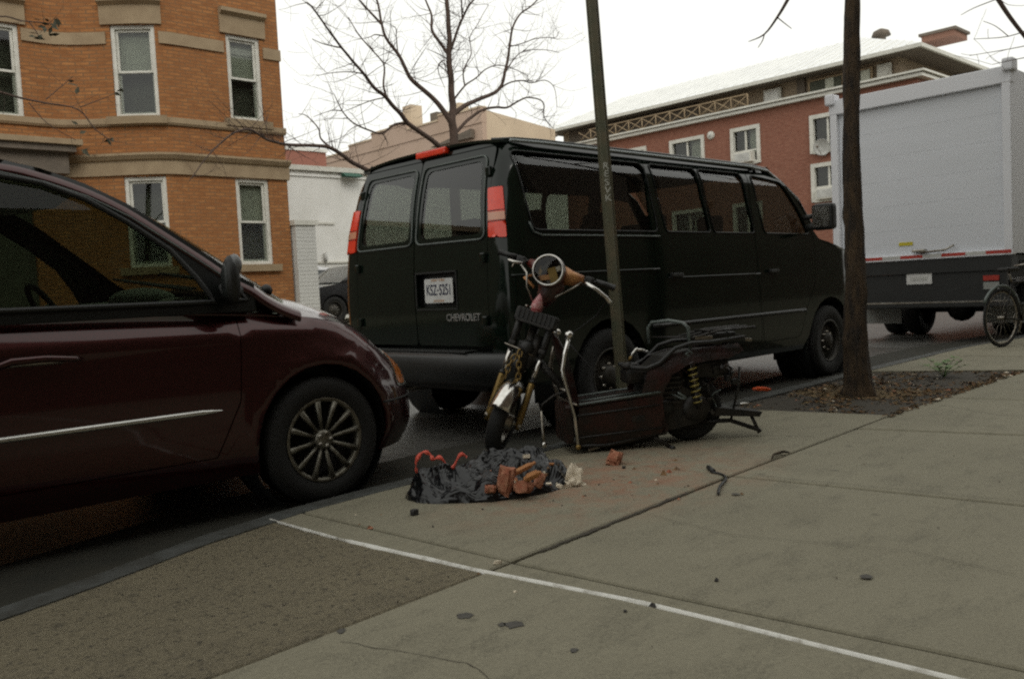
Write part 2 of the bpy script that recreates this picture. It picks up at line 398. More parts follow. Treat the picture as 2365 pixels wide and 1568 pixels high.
def smooth_tab(tab):
    """monotone-ish cubic through a table, returned as a function"""
    xs = np.array([t[0] for t in tab], float); ys = np.array([t[1] for t in tab], float)
    h = np.diff(xs); dl = np.diff(ys)/h; mm = np.zeros(len(xs)); mm[1:-1] = (dl[:-1]*h[1:]+dl[1:]*h[:-1])/(h[:-1]+h[1:]); mm[0] = dl[0]; mm[-1] = dl[-1]
    def f(x):
        if x <= xs[0]: return float(ys[0]+mm[0]*(x-xs[0]))
        if x >= xs[-1]: return float(ys[-1]+mm[-1]*(x-xs[-1]))
        i = int(np.searchsorted(xs, x)-1); t = (x-xs[i])/h[i]; a, b = ys[i], ys[i+1]
        return float((2*t**3-3*t*t+1)*a+(t**3-2*t*t+t)*h[i]*mm[i]+(-2*t**3+3*t*t)*b+(t**3-t*t)*h[i]*mm[i+1])
    return f
def text(s, size, mt, Mx, name, parent=None, depth=.002, bold=0., xs=1.):
    c = bpy.data.curves.new(name, 'FONT'); c.body = s; c.size = size; c.extrude = depth; c.align_x = 'CENTER'; c.align_y = 'CENTER'; c.offset = bold
    t = bpy.data.objects.new(name, c); COL.objects.link(t); dg = bpy.context.evaluated_depsgraph_get(); dg.update()
    me = bpy.data.meshes.new_from_object(t.evaluated_get(dg)); bpy.data.objects.remove(t)
    me.transform(Mx @ Matrix.Diagonal((xs, 1, 1, 1))); me.materials.clear(); me.materials.append(M[mt]); me.name = name
    return link(bpy.data.objects.new(name, me), parent)
def frame(o, x, y):
    x = Vector(x).normalized(); y = Vector(y); y = (y-x*y.dot(x)).normalized(); z = x.cross(y)
    m = Matrix((x, y, z)).transposed().to_4x4(); m.translation = Vector(o); return m
def wheel(parent, c, Rt, W, Rr, style, side=-1):
    """side = -1: outer face towards -y"""
    w = bpy.data.objects.new('wheel', None); w.empty_display_size = .1; link(w, parent); w.location = c
    b = MB(); o = side*W/2
    b.lathe([(Rr*.97, -o*.8), (Rr, -o), (Rt*.9, -o*1.06), (Rt*.985, -o*.85), (Rt, -o*.4), (Rt, o*.4), (Rt*.985, o*.85), (Rt*.9, o*1.06), (Rr*1.02, o*.98), (Rr*.97, o*.8)], 'tyre', 40)
    b.build('tyre', w)
    b = MB(); m_ = 'rim' if style == 'alloy' else 'steelrim'
    b.lathe([(Rr*.98, -o*.9), (Rr*.98, o*.9), (Rr, o*.98), (Rr*.93, o*.97), (Rr*.9, o*.6), (Rr*.86, -o*.2), (0, -o*.2)], m_ if style != 'alloy' else 'black', 40)
    if style == 'alloy':
        b.lathe([(Rr*1.0, o*.99), (Rr*.965, o*1.02), (Rr*.90, o*.93), (Rr*.90, o*.6)], 'rim', 40)
        b.lathe([(Rr*.24, o*.3), (Rr*.24, o*.86), (Rr*.17, o*.95), (0, o*.95)], 'rim', 20)
        for k in range(12):
            a = 2*math.pi*(k+.3)/12; ca, sa = math.cos(a), math.sin(a)
            b.tube([(ca*Rr*.2, o*.78, sa*Rr*.2), (ca*Rr*.55, o*.86, sa*Rr*.55), (ca*Rr*.93, o*.92, sa*Rr*.93)], [Rr*.045, Rr*.055, Rr*.085], 'rim', 6)
        for k in range(5):
            a = 2*math.pi*k/5; b.lathe([(.011, o*.8), (.011, o*1.0), (0, o*1.0)], 'dullchrome', 6, (math.cos(a)*Rr*.16, 0, math.sin(a)*Rr*.16))
    else:
        b.lathe([(Rr*.80, o*.3), (Rr*.7, o*.62), (Rr*.45, o*.55), (Rr*.34, o*.9), (Rr*.2, o*1.02), (0, o*1.04)], m_, 32)
        for k in range(8):
            a = 2*math.pi*k/8; b.lathe([(.014, o*.5), (.014, o*.8), (0, o*.8)], 'dullchrome', 6, (math.cos(a)*Rr*.42, 0, math.sin(a)*Rr*.42))
            b.ball((math.cos(a+.4)*Rr*.66, o*.6, math.sin(a+.4)*Rr*.66), Rr*.07, 'black', 8, (1, .3, 1))
    b.build('rim', w); return w

M['cabtrim'] = mat('black_pillar_trim', (.006, .007, .006), .3, ior=1.4)
M['mirrorcap'] = mat('grey_mirror_cap', (.16, .165, .17), .35)
M['amberred'] = mat('bright_red_lens', (.95, .10, .04), .15, coat=.6)
def catmull(P, k=5):
    P = [Vector(p) for p in P]; out = []
    for i in range(len(P)-1):
        p0, p1, p2, p3 = P[max(0, i-1)], P[i], P[i+1], P[min(len(P)-1, i+2)]
        for j in range(k):
            t = j/k; out.append(.5*((2*p1)+(p2-p0)*t+(2*p0-5*p1+4*p2-p3)*t*t+(3*p1-p0-3*p2+p3)*t**3))
    out.append(P[-1]); return out

# ------------------------------------------------------------ measured tables of the place
def at(px, py, X=None, Y=None, z=None, d=None):
    """a surveyed point: sight line through (px, py) of the photograph met with a known wall, floor or distance"""
    v = fw+(px-1182.5)/2000*rt-(py-784)/2000*up; C = Vector((0, 0, EYE))
    t = X/v.x if X is not None else Y/v.y if Y is not None else (z-EYE)/v.z if z is not None else d
    return C+v*t
PV = .06                       # pavement height above the road
kerb_y = lambda x: interp([(-12, 3.1), (.2, 3.24), (1.03, 3.5), (1.49, 3.68), (1.85, 3.79), (2.4, 3.85), (6, 3.96), (9.2, 4.1), (11.6, 4.15), (13, 4.0), (60, 4.0)], x)
row_a = lambda x: interp([(-12, 2.1), (.93, 2.27), (1.99, 2.34), (3.81, 2.48), (6.05, 2.61), (9.12, 2.68), (60, 3.4)], x)
ROWS = [kerb_y, row_a, lambda x: .62+.02*x, lambda x: -1.1, lambda x: -2.8, lambda x: -4.6]
def jl(tab): return lambda y: interp(tab, y)
JN = [jl([(-5, -8.5), (4, -9)]), jl([(-5, -4.9), (4, -5.2)]), jl([(-5, -1.2), (4, -1.6)]),
      jl([(-4.6, 2.7), (-.5, 2.3), (.81, 2.18), (1.69, 2.11), (2.36, 1.99), (3.14, 1.89), (3.8, 1.85)]),
      jl([(-4.6, 2.9), (-.5, 2.46), (.73, 2.34), (1.45, 2.24), (2.28, 2.14), (2.36, 2.13), (3.9, 2.0)]),
      jl([(-4.6, 4.7), (1.18, 3.99), (2.48, 3.80), (3.95, 3.6)]),
      jl([(-4.6, 6.9), (1.73, 5.63), (3.17, 5.23), (3.95, 5.0)])]+[jl([(-4.6, 8.2+k*1.75), (2.65, 7.0+k*1.75), (4.1, 6.9+k*1.75)]) for k in range(14)]
# ---- ground: one road sheet to the horizon, pavements above it
b = MB(); b.add([(-300, -300, 0), (400, -300, 0), (400, 400, 0), (-300, 400, 0)], [(0, 1, 2, 3)], 'asphalt')
tag(b.build('road'), kind='structure')
b = MB(); n = 60; xs = [-12+72*i/n for i in range(n+1)]
b.add([(x, kerb_y(x)-.01, .046) for x in xs]+[(x, -4.9, .046) for x in xs], [(i, i+1, n+2+i, n+1+i) for i in range(n)], 'joint')
tag(b.build('pavement_bed'), kind='structure')
def slab(b, i, j, mt, gap=.006, xr=None):
    top, bot = ROWS[j], ROWS[j+1]; L, Rr = JN[i], JN[i+1]
    def cor(J, row, y0):
        y = y0
        for _ in range(6): y = row(J(y))
        return Vector((J(y), y))
    y0 = top(2); y1 = bot(2)
    c = [cor(L, bot, y1), cor(Rr, bot, y1), cor(Rr, top, y0), cor(L, top, y0)]
    def path(p, q, f=None, J=None, k=6):
        out = []
        for m in range(k):
            t = m/k
            if f: x = p.x+(q.x-p.x)*t; out.append(Vector((x, f(x))))
            else: y = p.y+(q.y-p.y)*t; out.append(Vector((J(y), y)))
        return out
    poly = path(c[0], c[1], f=bot)+path(c[1], c[2], J=Rr)+path(c[2], c[3], f=top)+path(c[3], c[0], J=L)
    cen = sum(poly, Vector((0, 0)))/len(poly)
    def inset(g):
        out = []; n = len(poly)
        for m in range(n):
            d1 = (poly[m]-poly[m-1]); d2 = (poly[(m+1) % n]-poly[m])
            n1 = Vector((-d1.y, d1.x)).normalized(); n2 = Vector((-d2.y, d2.x)).normalized(); q = (n1+n2)
            q = q/max(.5, q.length_squared)*2
            out.append(poly[m]+q*g)
        return out
    w = .0028*math.sin(i*5.1+j*3.3)
    A = inset(gap); B = inset(gap+.007); n = len(A)
    vs = [(p.x, p.y, .03) for p in A]+[(p.x, p.y, PV-.006+w) for p in A]+[(p.x, p.y, PV+w) for p in B]
    fs = [(m, (m+1) % n, n+(m+1) % n, n+m) for m in range(n)]+[(n+m, n+(m+1) % n, 2*n+(m+1) % n, 2*n+m) for m in range(n)]+[tuple(2*n+m for m in range(n))]
    b.add(vs, fs, mt)
b = MB()
for i in range(len(JN)-1):
    for j in range(5):
        if j == 0 and i in (6, 7, 8): continue
        mt = 'rough' if (j == 0 and i <= 2) else 'concrete'
        slab(b, i, j, mt, gap=.010 if j == 1 else .005)
# the flag left of the planting bed and the one right of it
def quad_slab(b, poly, mt):
    b.prism([p for p in poly], .03, PV-.0015, mt)
J6 = JN[6]
quad_slab(b, [(J6(2.6)+.006, row_a(5.4)+.006), (6.02, row_a(6.02)+.006), (5.80, 3.68), (5.78, kerb_y(5.8)-.01), (J6(3.9)+.006, kerb_y(5)-.01)], 'concrete')
xj = JN[9](3.4)
quad_slab(b, [(9.18, row_a(9.2)+.006), (JN[9](2.7)-.006, row_a(JN[9](2.7))+.006), (JN[9](4.05)-.006, kerb_y(10.5)-.01), (8.55, kerb_y(8.5)-.01)], 'concrete')
tag(b.build('sidewalk'), kind='structure')
b = MB()
xs = [-12+.5*i for i in range(144)]
for (a, c) in zip(xs, xs[1:]):
    ya, yc = kerb_y(a), kerb_y(c); w = .13
    b.add([(a, ya, -.02), (c, yc, -.02), (c, yc, PV+.004), (a, ya, PV+.004), (a, ya-w, PV+.004), (c, yc-w, PV+.004), (a, ya-w, .02), (c, yc-w, .02)], [(0, 1, 2, 3), (3, 2, 5, 4), (4, 5, 7, 6)], 'curb')
tag(b.build('kerb'), kind='structure')
# soil bed, bumpy
def soil_z(x, y): return .035+.02*noise.noise(Vector((x*2.1, y*2.1, 0)))+.012*noise.noise(Vector((x*9, y*9, 3)))+.05*math.exp(-((x-7.1)**2+(y-3.33)**2)/.12)
b = MB(); nx, ny = 90, 44; vs = []; fs = []
for i in range(nx+1):
    for j in range(ny+1):
        x = 5.8+3.4*i/nx; lo = row_a(x)+.01; hi = kerb_y(x)-.12; y = lo+(hi-lo)*j/ny; vs.append((x, y, soil_z(x, y)))
for i in range(nx):
    for j in range(ny): k = i*(ny+1)+j; fs.append((k, k+ny+1, k+ny+2, k+1))
b.add(vs, fs, 'soil', True); tag(b.build('planting_bed_soil'), kind='structure')
rl = random.Random(11); b = MB()
for _ in range(3800):
    x = rl.uniform(5.9, 9.0); lo = row_a(x)-.05; hi = kerb_y(x)-.12; y = lo+(hi-lo)*rl.random()**1.25
    s_ = rl.uniform(.008, .03); a = rl.uniform(0, 6.3); q = Matrix.Rotation(a, 3, 'Z') @ Matrix.Rotation(rl.uniform(-.7, .7), 3, 'X'); z = max(soil_z(x, y), .06 if y < row_a(x)+.02 else 0)+.008
    b.add([Vector((x, y, z))+q @ Vector(p) for p in ((-s_, 0, 0), (0, -s_*.5, s_*.3), (s_, 0, 0), (0, s_*.5, .1*s_))], [(0, 1, 2, 3)], rl.choice(['litter', 'litter', 'soil', 'brickbit', 'bark', 'paper'] if rl.random() < .12 else ['litter', 'soil', 'bark']))
tag(b.build('leaf_litter'), 'brown dead leaves and scraps strewn over the bare soil around the tree', 'leaf litter', kind='stuff')
# white sealant in the near joint
b = MB(); ys = [3.70-.035*i for i in range(240)]; J = JN[3]; rs = random.Random(5); vs = []; fs = []
for i, y in enumerate(ys):
    w = .0085+.005*noise.noise(Vector((y*7, 1, 0)))+.002*noise.noise(Vector((y*31, 1, 0))); w *= 1+.45*noise.noise(Vector((y*2.2, 7, 0))); x = J(y)+.003*noise.noise(Vector((y*4, 9, 0)))
    w *= (.15 if noise.noise(Vector((y*9, 4, 0))) > -.12 else .55) if y > 3.1 else 1
    vs += [(x-w*1.3, y, .055), (x-w*.6, y, PV+.006), (x+w*.6, y, PV+.006), (x+w*1.3, y, .055)]
for i in range(len(ys)-1):
    for k in range(3): fs.append((4*i+k, 4*i+k+1, 4*i+k+5, 4*i+k+4))
b.add(vs, fs, 'sealant', True); tag(b.build('sidewalk_joint_sealant'), kind='structure')
# far side of the street
b = MB(); b.box2((-40, 12.9, -.05), (27, 27.5, .12), 'concrete'); tag(b.build('far_sidewalk'), kind='structure')
b = MB(); b.box2((33.5, -60, -.05), (120, 80, .12), 'concrete'); tag(b.build('cross_street_sidewalk'), kind='structure')

# ------------------------------------------------------------ brick townhouse with a bowed bay
def Yc(x):
    t = min(max((x-5.0)/1.9, 0), 1); return 17.6-1.15*t*t*(3-2*t)
def out_n(x):
    d = (Yc(x+.01)-Yc(x-.01))/.02; return Vector((d, -1, 0)).normalized()
th_ = thing('brick_townhouse', 'orange brick townhouse with bowed bay and sandstone bands on the far side', 'building', (0, 16.45, 0))
TO = Vector((0, -16.45, 0))
TW = [(8.0, 8.72, 1.84, 3.57, .55, 0), (8.0, 8.72, 4.73, 6.41, .5, 1), (5.98, 6.62, 4.66, 6.37, .5, 0), (6.02, 6.64, 1.84, 3.55, .0, 0), (3.62, 4.58, 4.62, 6.30, .0, 0), (3.5, 4.6, .6, 3.6, .0, 0)]
skin('wall', lambda u, v: (u, Yc(u)-16.45, v), [(1.2, .1), (9.15, .1), (9.15, 12.4), (1.2, 12.4)], 'brick', th_, holes=[[(a, c), (e, c), (e, d), (a, d)] for a, e, c, d, _, _ in TW], step=.22, th=.22)
b = MB(); b.T = Matrix.Translation(TO)
b.box2((9.0, 16.67, .1), (9.149, 27, 12.4), 'brick'); b.box2((1.2, 26.8, .1), (9.0, 27, 12.4), 'brick'); b.build('side_wall', th_)
b = MB(); b.T = Matrix.Translation(TO); b.box2((1.2, 17.85, 12.0), (8.99, 26.8, 12.15), 'stone'); b.build('roof', th_)
def band(name, parent, u0, u1, prof, mt, k=60):
    """a moulding swept along the facade; prof = [(outward, z), ...]"""
    b = MB(); n = len(prof); vs = []; fs = []
    for i in range(k+1):
        u = u0+(u1-u0)*i/k; o = out_n(u)
        for w, z in prof: vs.append(Vector((u, Yc(u), z))+o*w+TO)
    for i in range(k):
        for j in range(n-1): a = i*n+j; fs.append((a, a+1, a+n+1, a+n))
    fs += [tuple(range(n)), tuple(k*n+j for j in range(n))[::-1]]
    b.add(vs, fs, mt); return b.build(name, parent)
band('belt_course', th_, 1.2, 9.19, [(-.02, 3.57), (.05, 3.58), (.05, 3.84), (.10, 3.86), (.16, 3.93), (.16, 3.97), (-.02, 4.0)], 'stone', 90)
band('belt_course', th_, 1.2, 9.17, [(-.02, 4.50), (.04, 4.50), (.07, 4.54), (.07, 4.64), (-.02, 4.66)], 'stone', 90)
for u0, u1 in ((4.62, 5.92), (6.68, 7.94), (8.78, 9.17), (2.6, 3.56)): band('belt_course', th_, u0, u1, [(-.02, 6.02), (.035, 6.02), (.035, 6.24), (-.02, 6.24)], 'stone', 16)
for (a, e, c, d, _, _) in TW[:5]:
    if d > 5: band('lintel', th_, a-.12, e+.12, [(-.02, d+.002), (.045, d+.002), (.06, d+.34), (.16, d+.40), (.16, d+.47), (-.02, d+.5)], 'stone', 10)
for (a, e, c, d, _, _) in TW[:2]: band('sill', th_, a-.14, e+.14, [(-.02, c-.14), (.10, c-.14), (.12, c-.003), (-.02, c-.003)], 'stone', 6)
for (a, e, c, d, _, _) in TW[2:4]: band('sill', th_, a-.10, e+.10, [(-.02, c-.14), (.12, c-.14), (.14, c-.003), (-.02, c-.003)], 'stone', 6)
def sash(parent, a, e, c, d, blind, curtain, mtf='whitepaint', door=False):
    P0 = Vector((a, Yc(a), c))+TO; P1 = Vector((e, Yc(e), c))+TO; w = (P1-P0).length; h = d-c
    Fm = frame(P0, P1-P0, (0, 0, 1))     # x along, y up, z outward
    Fm = frame(P0, P1-P0, (0, 0, 1)); inw = -1
    b = MB(); b.T = Fm; f = .075
    def bar(x0, x1, y0, y1, z0, z1, m_=mtf): b.box2((x0, y0, z0), (x1, y1, z1), m_, bev=.006)
    bar(0, f, 0, h, -.17, -.03); bar(w-f, w, 0, h, -.17, -.03); bar(f, w-f, h-f, h, -.17, -.03); bar(f, w-f, 0, f*.9, -.17, -.02)
    o = b.build('window', parent)
    b = MB(); b.T = Fm; s = .045; m_ = h*.5
    for (y0, y1, zz) in ((m_-.02, h-f, -.10), (f*.9, m_+.02, -.145)):
        bar(f, f+s, y0, y1, zz-.02, zz+.02); bar(w-f-s, w-f, y0, y1, zz-.02, zz+.02); bar(f+s, w-f-s, y1-s, y1, zz-.02, zz+.02); bar(f+s, w-f-s, y0, y0+s, zz-.02, zz+.02)
    b.build('sash', o)
    b = MB(); b.T = Fm; b.box2((f+.01, f, -.106), (w-f-.01, h-f-.01, -.100), 'pane'); b.build('pane', o)
    if blind:
        b = MB(); b.T = Fm; b.box2((f, m_-.03+.02*h, -.20), (w-f, h-f*.5, -.19), 'shade'); b.build('blind', o)
    if curtain:
        b = MB(); b.T = Fm; b.box2((f, h-.34, -.185), (w-f, h-.22, -.17), 'whitepaint'); b.build('valance', o)
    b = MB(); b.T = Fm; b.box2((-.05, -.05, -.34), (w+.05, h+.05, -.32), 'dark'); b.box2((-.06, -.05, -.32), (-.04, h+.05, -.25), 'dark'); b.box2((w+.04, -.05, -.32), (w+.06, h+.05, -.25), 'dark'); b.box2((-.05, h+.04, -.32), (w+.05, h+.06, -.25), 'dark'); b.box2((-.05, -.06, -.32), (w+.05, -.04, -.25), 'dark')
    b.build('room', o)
for (a, e, c, d, bl, cu) in TW[:5]: sash(th_, a, e, c, d, bl, cu)
a, e, c, d = TW[5][:4]
b = MB(); b.T = Matrix.Translation(TO); b.box2((a, 17.7, c), (e, 17.76, d), 'dark'); b.box2((a+.05, 17.66, c), (a+.12, 17.7, d), 'stone'); b.build('door', th_)
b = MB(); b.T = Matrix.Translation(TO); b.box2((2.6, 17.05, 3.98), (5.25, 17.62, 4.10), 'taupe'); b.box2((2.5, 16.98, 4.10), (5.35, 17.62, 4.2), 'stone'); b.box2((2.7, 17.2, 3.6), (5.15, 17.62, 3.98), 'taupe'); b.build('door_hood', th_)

# ------------------------------------------------------------ white garage next door, brick parapet behind
WY = 22.3; wt = at(700, 383, Y=WY).z
g = thing('white_garage', 'low white painted garage between the orange townhouse and the black van', 'building', (14, WY, 0)); G = Matrix.Translation((-14, -WY, 0))
b = MB(); b.T = G; b.box2((9.16, WY, .1), (24, 26, wt-.15), 'whitewall'); b.build('wall', g)
b = MB(); b.T = G; b.box2((9.155, WY-.12, wt-.14), (24.05, 26.05, wt), 'whitepaint'); b.box2((9.157, WY-.05, wt-.30), (24.03, WY-.002, wt-.24), 'whitewall'); b.build('coping', g)
z1_ = at(720, 516, Y=WY).z; z2_ = at(740, 606, Y=WY).z; q = at(748, 600, Y=WY)
b = MB(); b.T = G; b.box2((9.17, WY-.04, z1_-.03), (at(772, 520, Y=WY).x, WY-.002, z1_+.03), 'whitepaint'); b.box2((9.17, WY-.06, z2_-.03), (20, WY-.002, z2_+.02), 'whitepaint'); b.build('wall_ledge', g)
b = MB(); b.T = G; b.tube([(q.x, WY-.1, z2_+.02), (q.x, WY-.1, z2_+.27)], .06, 'dishgrey', 8); b.build('vent_pipe', g)
p0 = at(795, 398, Y=WY-.3); b = MB(); b.T = G; b.prism([(WY-.4, wt-.28), (WY-.13, wt-.28), (WY-.13, wt-.16), (WY-.2, wt-.16)], p0.x, p0.x+.6, 'green', 'x'); b.build('awning', g)
o = thing('white_brick_pier', 'white painted brick gate pier at the corner of the orange townhouse', 'pier', (9.4, 16.45, .12)); b = MB(); G2 = Matrix.Translation((-9.4, -16.45, -.12)); b.T = G2
zz_ = .12; k = 0
while zz_ < 2.62:
    b.box2((9.19+.002*(k % 2), 16.3-.002*(k % 3), zz_), (9.66-.002*(k % 2), 16.6, zz_+.072), 'whitebrick'); zz_ += .078; k += 1
b.box2((9.195, 16.308, .12), (9.652, 16.59, 2.6), 'whitewall'); b.build('shaft', o)
b = MB(); b.T = G2; b.box2((9.155, 16.26, 2.64), (9.71, 16.64, 2.74), 'whitepaint'); b.build('cap', o)
b = MB(); b.box2((9.16, 16.9, .1), (30, WY-.01, .48), 'concrete'); tag(b.build('driveway_pavement'), kind='structure')
r1 = at(640, 345, Y=26.2); r2 = at(752, 345, Y=26.2)
o = thing('brick_outbuilding', 'narrow red brick building showing over the white garage roof', 'building', (16, 26.2, 0))
b = MB(); b.T = Matrix.Translation((-16, -26.2, 0)); b.box2((r1.x-2, 26.2, 0), (r2.x, 31, r2.z-.12), 'redbrick2'); b.build('wall', o)
b = MB(); b.T = Matrix.Translation((-16, -26.2, 0)); b.box2((r1.x-2, 26.15, r2.z-.12), (r2.x+.05, 31, r2.z), 'whitewall'); b.build('coping', o)
# ------------------------------------------------------------ cream building, corner towards the camera
c_ = thing('cream_building', 'pale stucco building with stepped parapet seen behind the bare tree', 'building', (30, 33.6, 0)); G = Matrix.Translation((-30, -33.6, 0))
b = MB(); b.T = G; b.box2((30, 33.6, 0), (30.3, 54, 9.7), 'cream2'); b.box2((30.3, 50, 0), (36, 54, 9.7), 'cream2'); b.build('wall', c_, 'pinkish wall facing the street')
b = MB(); b.T = G; b.prism([(30.301, 0), (35.4, 0), (35.4, 9.8), (30.301, 10.35)], 33.6, 33.9, 'cream', 'y'); b.build('wall', c_, 'pale yellow end wall')
b = MB(); b.T = G
for y0, y1, z in ((33.59, 36, 10.45), (36, 37.1, 10.62), (37.1, 39.9, 10.35), (39.9, 41.6, 10.8), (41.6, 43.5, 10.68), (43.5, 46, 10.35), (46, 49, 10.05), (49, 54, 9.9)):
    b.box2((29.95, y0, 9.7), (30.32, y1-.001, z), 'cream2'); b.box2((29.9, y0, z), (30.36, y1-.001, z+.09), 'cream')
b.build('parapet', c_)
b = MB(); b.T = G; b.box2((30.5, 40.2, 9.6), (31.3, 41.0, 11.9), 'cream'); b.build('chimney', c_)
b = MB(); b.T = G; b.box2((30.6, 38.0, 9.6), (31.2, 38.6, 11.1), 'taupe'); b.build('chimney', c_)
b = MB(); b.T = G; b.box2((30.8, 36.3, 9.6), (31.5, 37.0, 11.3), 'cream'); b.build('chimney', c_)
b = MB(); b.T = G; b.prism([(34.2, 9.0), (37.6, 9.0), (34.2, 9.45)], 29.7, 29.95, 'taupe', 'x'); b.build('canopy', c_)  # dark wedge with the shade of a recess put into its colour
b = MB(); b.T = G; b.box2((30.3, 33.9, 9.5), (35.9, 50, 9.68), 'taupe'); b.build('roof', c_)

# ------------------------------------------------------------ red brick block with white hipped roof
f_ = thing('brick_apartment_block', 'red brick apartment block with a white hipped roof over the van', 'building', (37, 25, 0)); G = Matrix.Translation((-37, -25, 0))
FW = [(25.0, 27.0, 6.75, 8.2), (21.9, 23.4, 6.5, 8.2), (17.75, 19.3, 6.5, 8.1), (17.75, 19.3, 4.34, 5.95), (21.9, 23.4, 3.0, 4.6), (25.0, 27.0, 3.0, 4.6), (28.6, 30.2, 6.6, 8.2), (32.2, 33.8, 6.6, 8.2)]
skin('wall', lambda u, v: (0, u-25, v), [(14.6, 0), (36, 0), (36, 8.86), (14.6, 8.86)], 'redbrick', f_, holes=[[(a, c), (e, c), (e, d), (a, d)] for a, e, c, d in FW], step=.5, th=.3, flip=True)
skin('side_wall', lambda u, v: (u-37, -10.4, v), [(37.31, 0), (58, 0), (58, 8.86), (37.31, 8.86)], 'redbrick', f_, step=1.5, th=.3)
b = MB(); b.T = G
b.box2((36.72, 14.3, 8.86), (59, 36.2, 8.98), 'whitepaint'); b.box2((36.62, 14.2, 9.04), (59, 36.25, 9.12), 'whitepaint'); b.box2((36.8, 14.4, 8.98), (58.9, 36.1, 9.04), 'whitewall'); b.build('cornice', f_)
b = MB(); b.T = G; b.box2((38.2, 15.8, 9.12), (57, 35.6, 10.2), 'tanbrick')
for y0, y1 in ((26.0, 35.0), (20.1, 20.5)): b.box2((38.05, y0, 9.2), (38.19, y1, 10.1), 'taupe')
b.build('attic_wall', f_)
b = MB(); b.T = G
for y0, y1, z0, z1, mt in ((21.3, 22.2, 9.25, 9.95, 'whitewall'), (18.2, 19.9, 9.2, 9.95, 'shade'), (16.9, 17.9, 9.2, 9.95, 'shade'), (16.1, 16.7, 9.3, 9.95, 'whitepaint')):
    ob = MB(); ob.T = G; ob.box2((38.0, y0, z0), (38.12, y1, z1), 'whitepaint' if mt != 'shade' else 'stone'); ob.box2((37.96, y0+.1, z0+.1), (38.0, y1-.1, z1-.1), mt if mt != 'shade' else 'dark')
    if mt == 'shade': ob.box2((37.955, (y0+y1)/2-.4, z0+.1), (37.965, (y0+y1)/2, z1-.1), 'shade')
    ob.build('attic_window', f_)
b = MB(); b.T = G; y = 22.4                                  # crossed-bar balustrade on the ledge
while y < 32.4:
    b.tube([(36.9, y, 9.12), (36.9, y, 9.72)], .035, 'stone', 5)
    b.tube([(36.9, y, 9.15), (36.9, y+.9, 9.68)], .025, 'stone', 5); b.tube([(36.9, y+.9, 9.15), (36.9, y, 9.68)], .025, 'stone', 5); y += .9
b.tube([(36.9, 22.4, 9.72), (36.9, 32.4, 9.72)], .035, 'stone', 5); b.tube([(36.9, 22.4, 9.16), (36.9, 32.4, 9.16)], .03, 'stone', 5); b.build('balustrade', f_)
e0, e1, zz = 14.4, 36.3, 10.22; rz0 = 12.5
b = MB(); b.T = G
b.add([(36.9, e0, zz), (36.9, e1, zz), (58.5, e1, zz), (58.5, e0, zz), (42.5, e0+5.0, rz0), (42.5, e1-2.0, rz0), (53, e1-2.0, rz0), (53, e0+5.0, rz0)], [(0, 1, 5, 4), (1, 2, 6, 5), (2, 3, 7, 6), (3, 0, 4, 7), (4, 5, 6, 7)], 'whiteroof')
y = e0+.6
while y < e1-.3:
    t0 = .02; ins = 5.0*0; ya = y; 
    q = min(1, max(.12, (y-e0)/5.0)) if y < e0+5 else min(1, max(.12, (e1-y)/2.0))
    b.box((36.9+2.8*q, y, zz+.02+(rz0-zz)/2*q), (5.6*q, .035, .05), 'whitewall', rot=Matrix.Rotation(-math.atan2(rz0-zz, 5.6), 3, 'Y')); y += .55
b.build('roof', f_, recalc=True)
b = MB(); b.T = G; b.box2((36.86, e0-.04, zz-.16), (36.99, e1+.04, zz-.004), 'whitepaint'); b.box2((36.99, e0-.04, zz-.16), (58.5, e0+.08, zz-.004), 'whitepaint'); b.build('eaves_board', f_)
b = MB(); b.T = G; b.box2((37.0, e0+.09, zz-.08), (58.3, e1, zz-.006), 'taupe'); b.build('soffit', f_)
q = at(2165, 120, X=43); b = MB(); b.T = G; b.box2((42.6, q.y-.9, 11.6), (44.2, q.y+.55, q.z+.75), 'redbrick'); b.box2((42.5, q.y-1.0, q.z+.75), (44.3, q.y+.65, q.z+.87), 'taupe'); b.build('chimney', f_)
q = at(2035, 84, X=43); b = MB(); b.T = G; b.lathe([(.22, 11.8), (.22, q.z), (.45, q.z), (.36, q.z+.22), (.1, q.z+.34), (0, q.z+.34)], 'taupe', 14, (43, q.y, 0), 'z'); b.build('roof_vent', f_)
for i, (a, e, c, d) in enumerate(FW):
    b = MB(); b.T = G; f = .13
    b.box2((36.93, a-.05, c-.05), (37.12, a+f, d+.05), 'whitepaint'); b.box2((36.93, e-f, c-.05), (37.12, e+.05, d+.05), 'whitepaint'); b.box2((36.93, a+f, d-f), (37.12, e-f, d+.05), 'whitepaint'); b.box2((36.90, a+f, c-.08), (37.12, e-f, c+.1), 'whitepaint')
    b.box2((37.02, (a+e)/2-.04, c+.1), (37.10, (a+e)/2+.04, d-f), 'whitepaint'); w_ = b.build('window', f_)
    b = MB(); b.T = G; b.box2((37.10, a+f, c+.1), (37.11, e-f, d-f), 'pane'); b.build('pane', w_)
    b = MB(); b.T = G; b.box2((37.35, a-.04, c-.04), (37.38, e+.04, d+.04), 'dark'); b.box2((37.2, a+f, c+.1+(d-c)*.2), (37.22, (a+e)/2-.15, d-f), 'shade'); b.build('curtain', w_)
    if i in (1, 3):
        b = MB(); b.T = G; b.box2((36.6, a+.25, c+.02), (37.05, e-.3, c+.52), 'whitepaint', bev=.03); b.box2((36.585, a+.34, c+.10), (36.61, e-.39, c+.44), 'dishgrey'); b.build('air_conditioner', w_)
        b = MB(); b.T = G; b.box2((36.95, a+f, c+.56), (37.0, e-f, c+.62), 'whitepaint'); b.build('sash', w_)
q = at(1897, 340, X=36.6); dsh = thing('satellite_dish', 'pale satellite dish fixed to the red brick wall beside the truck box', 'satellite dish', (37, q.y, q.z-.35))
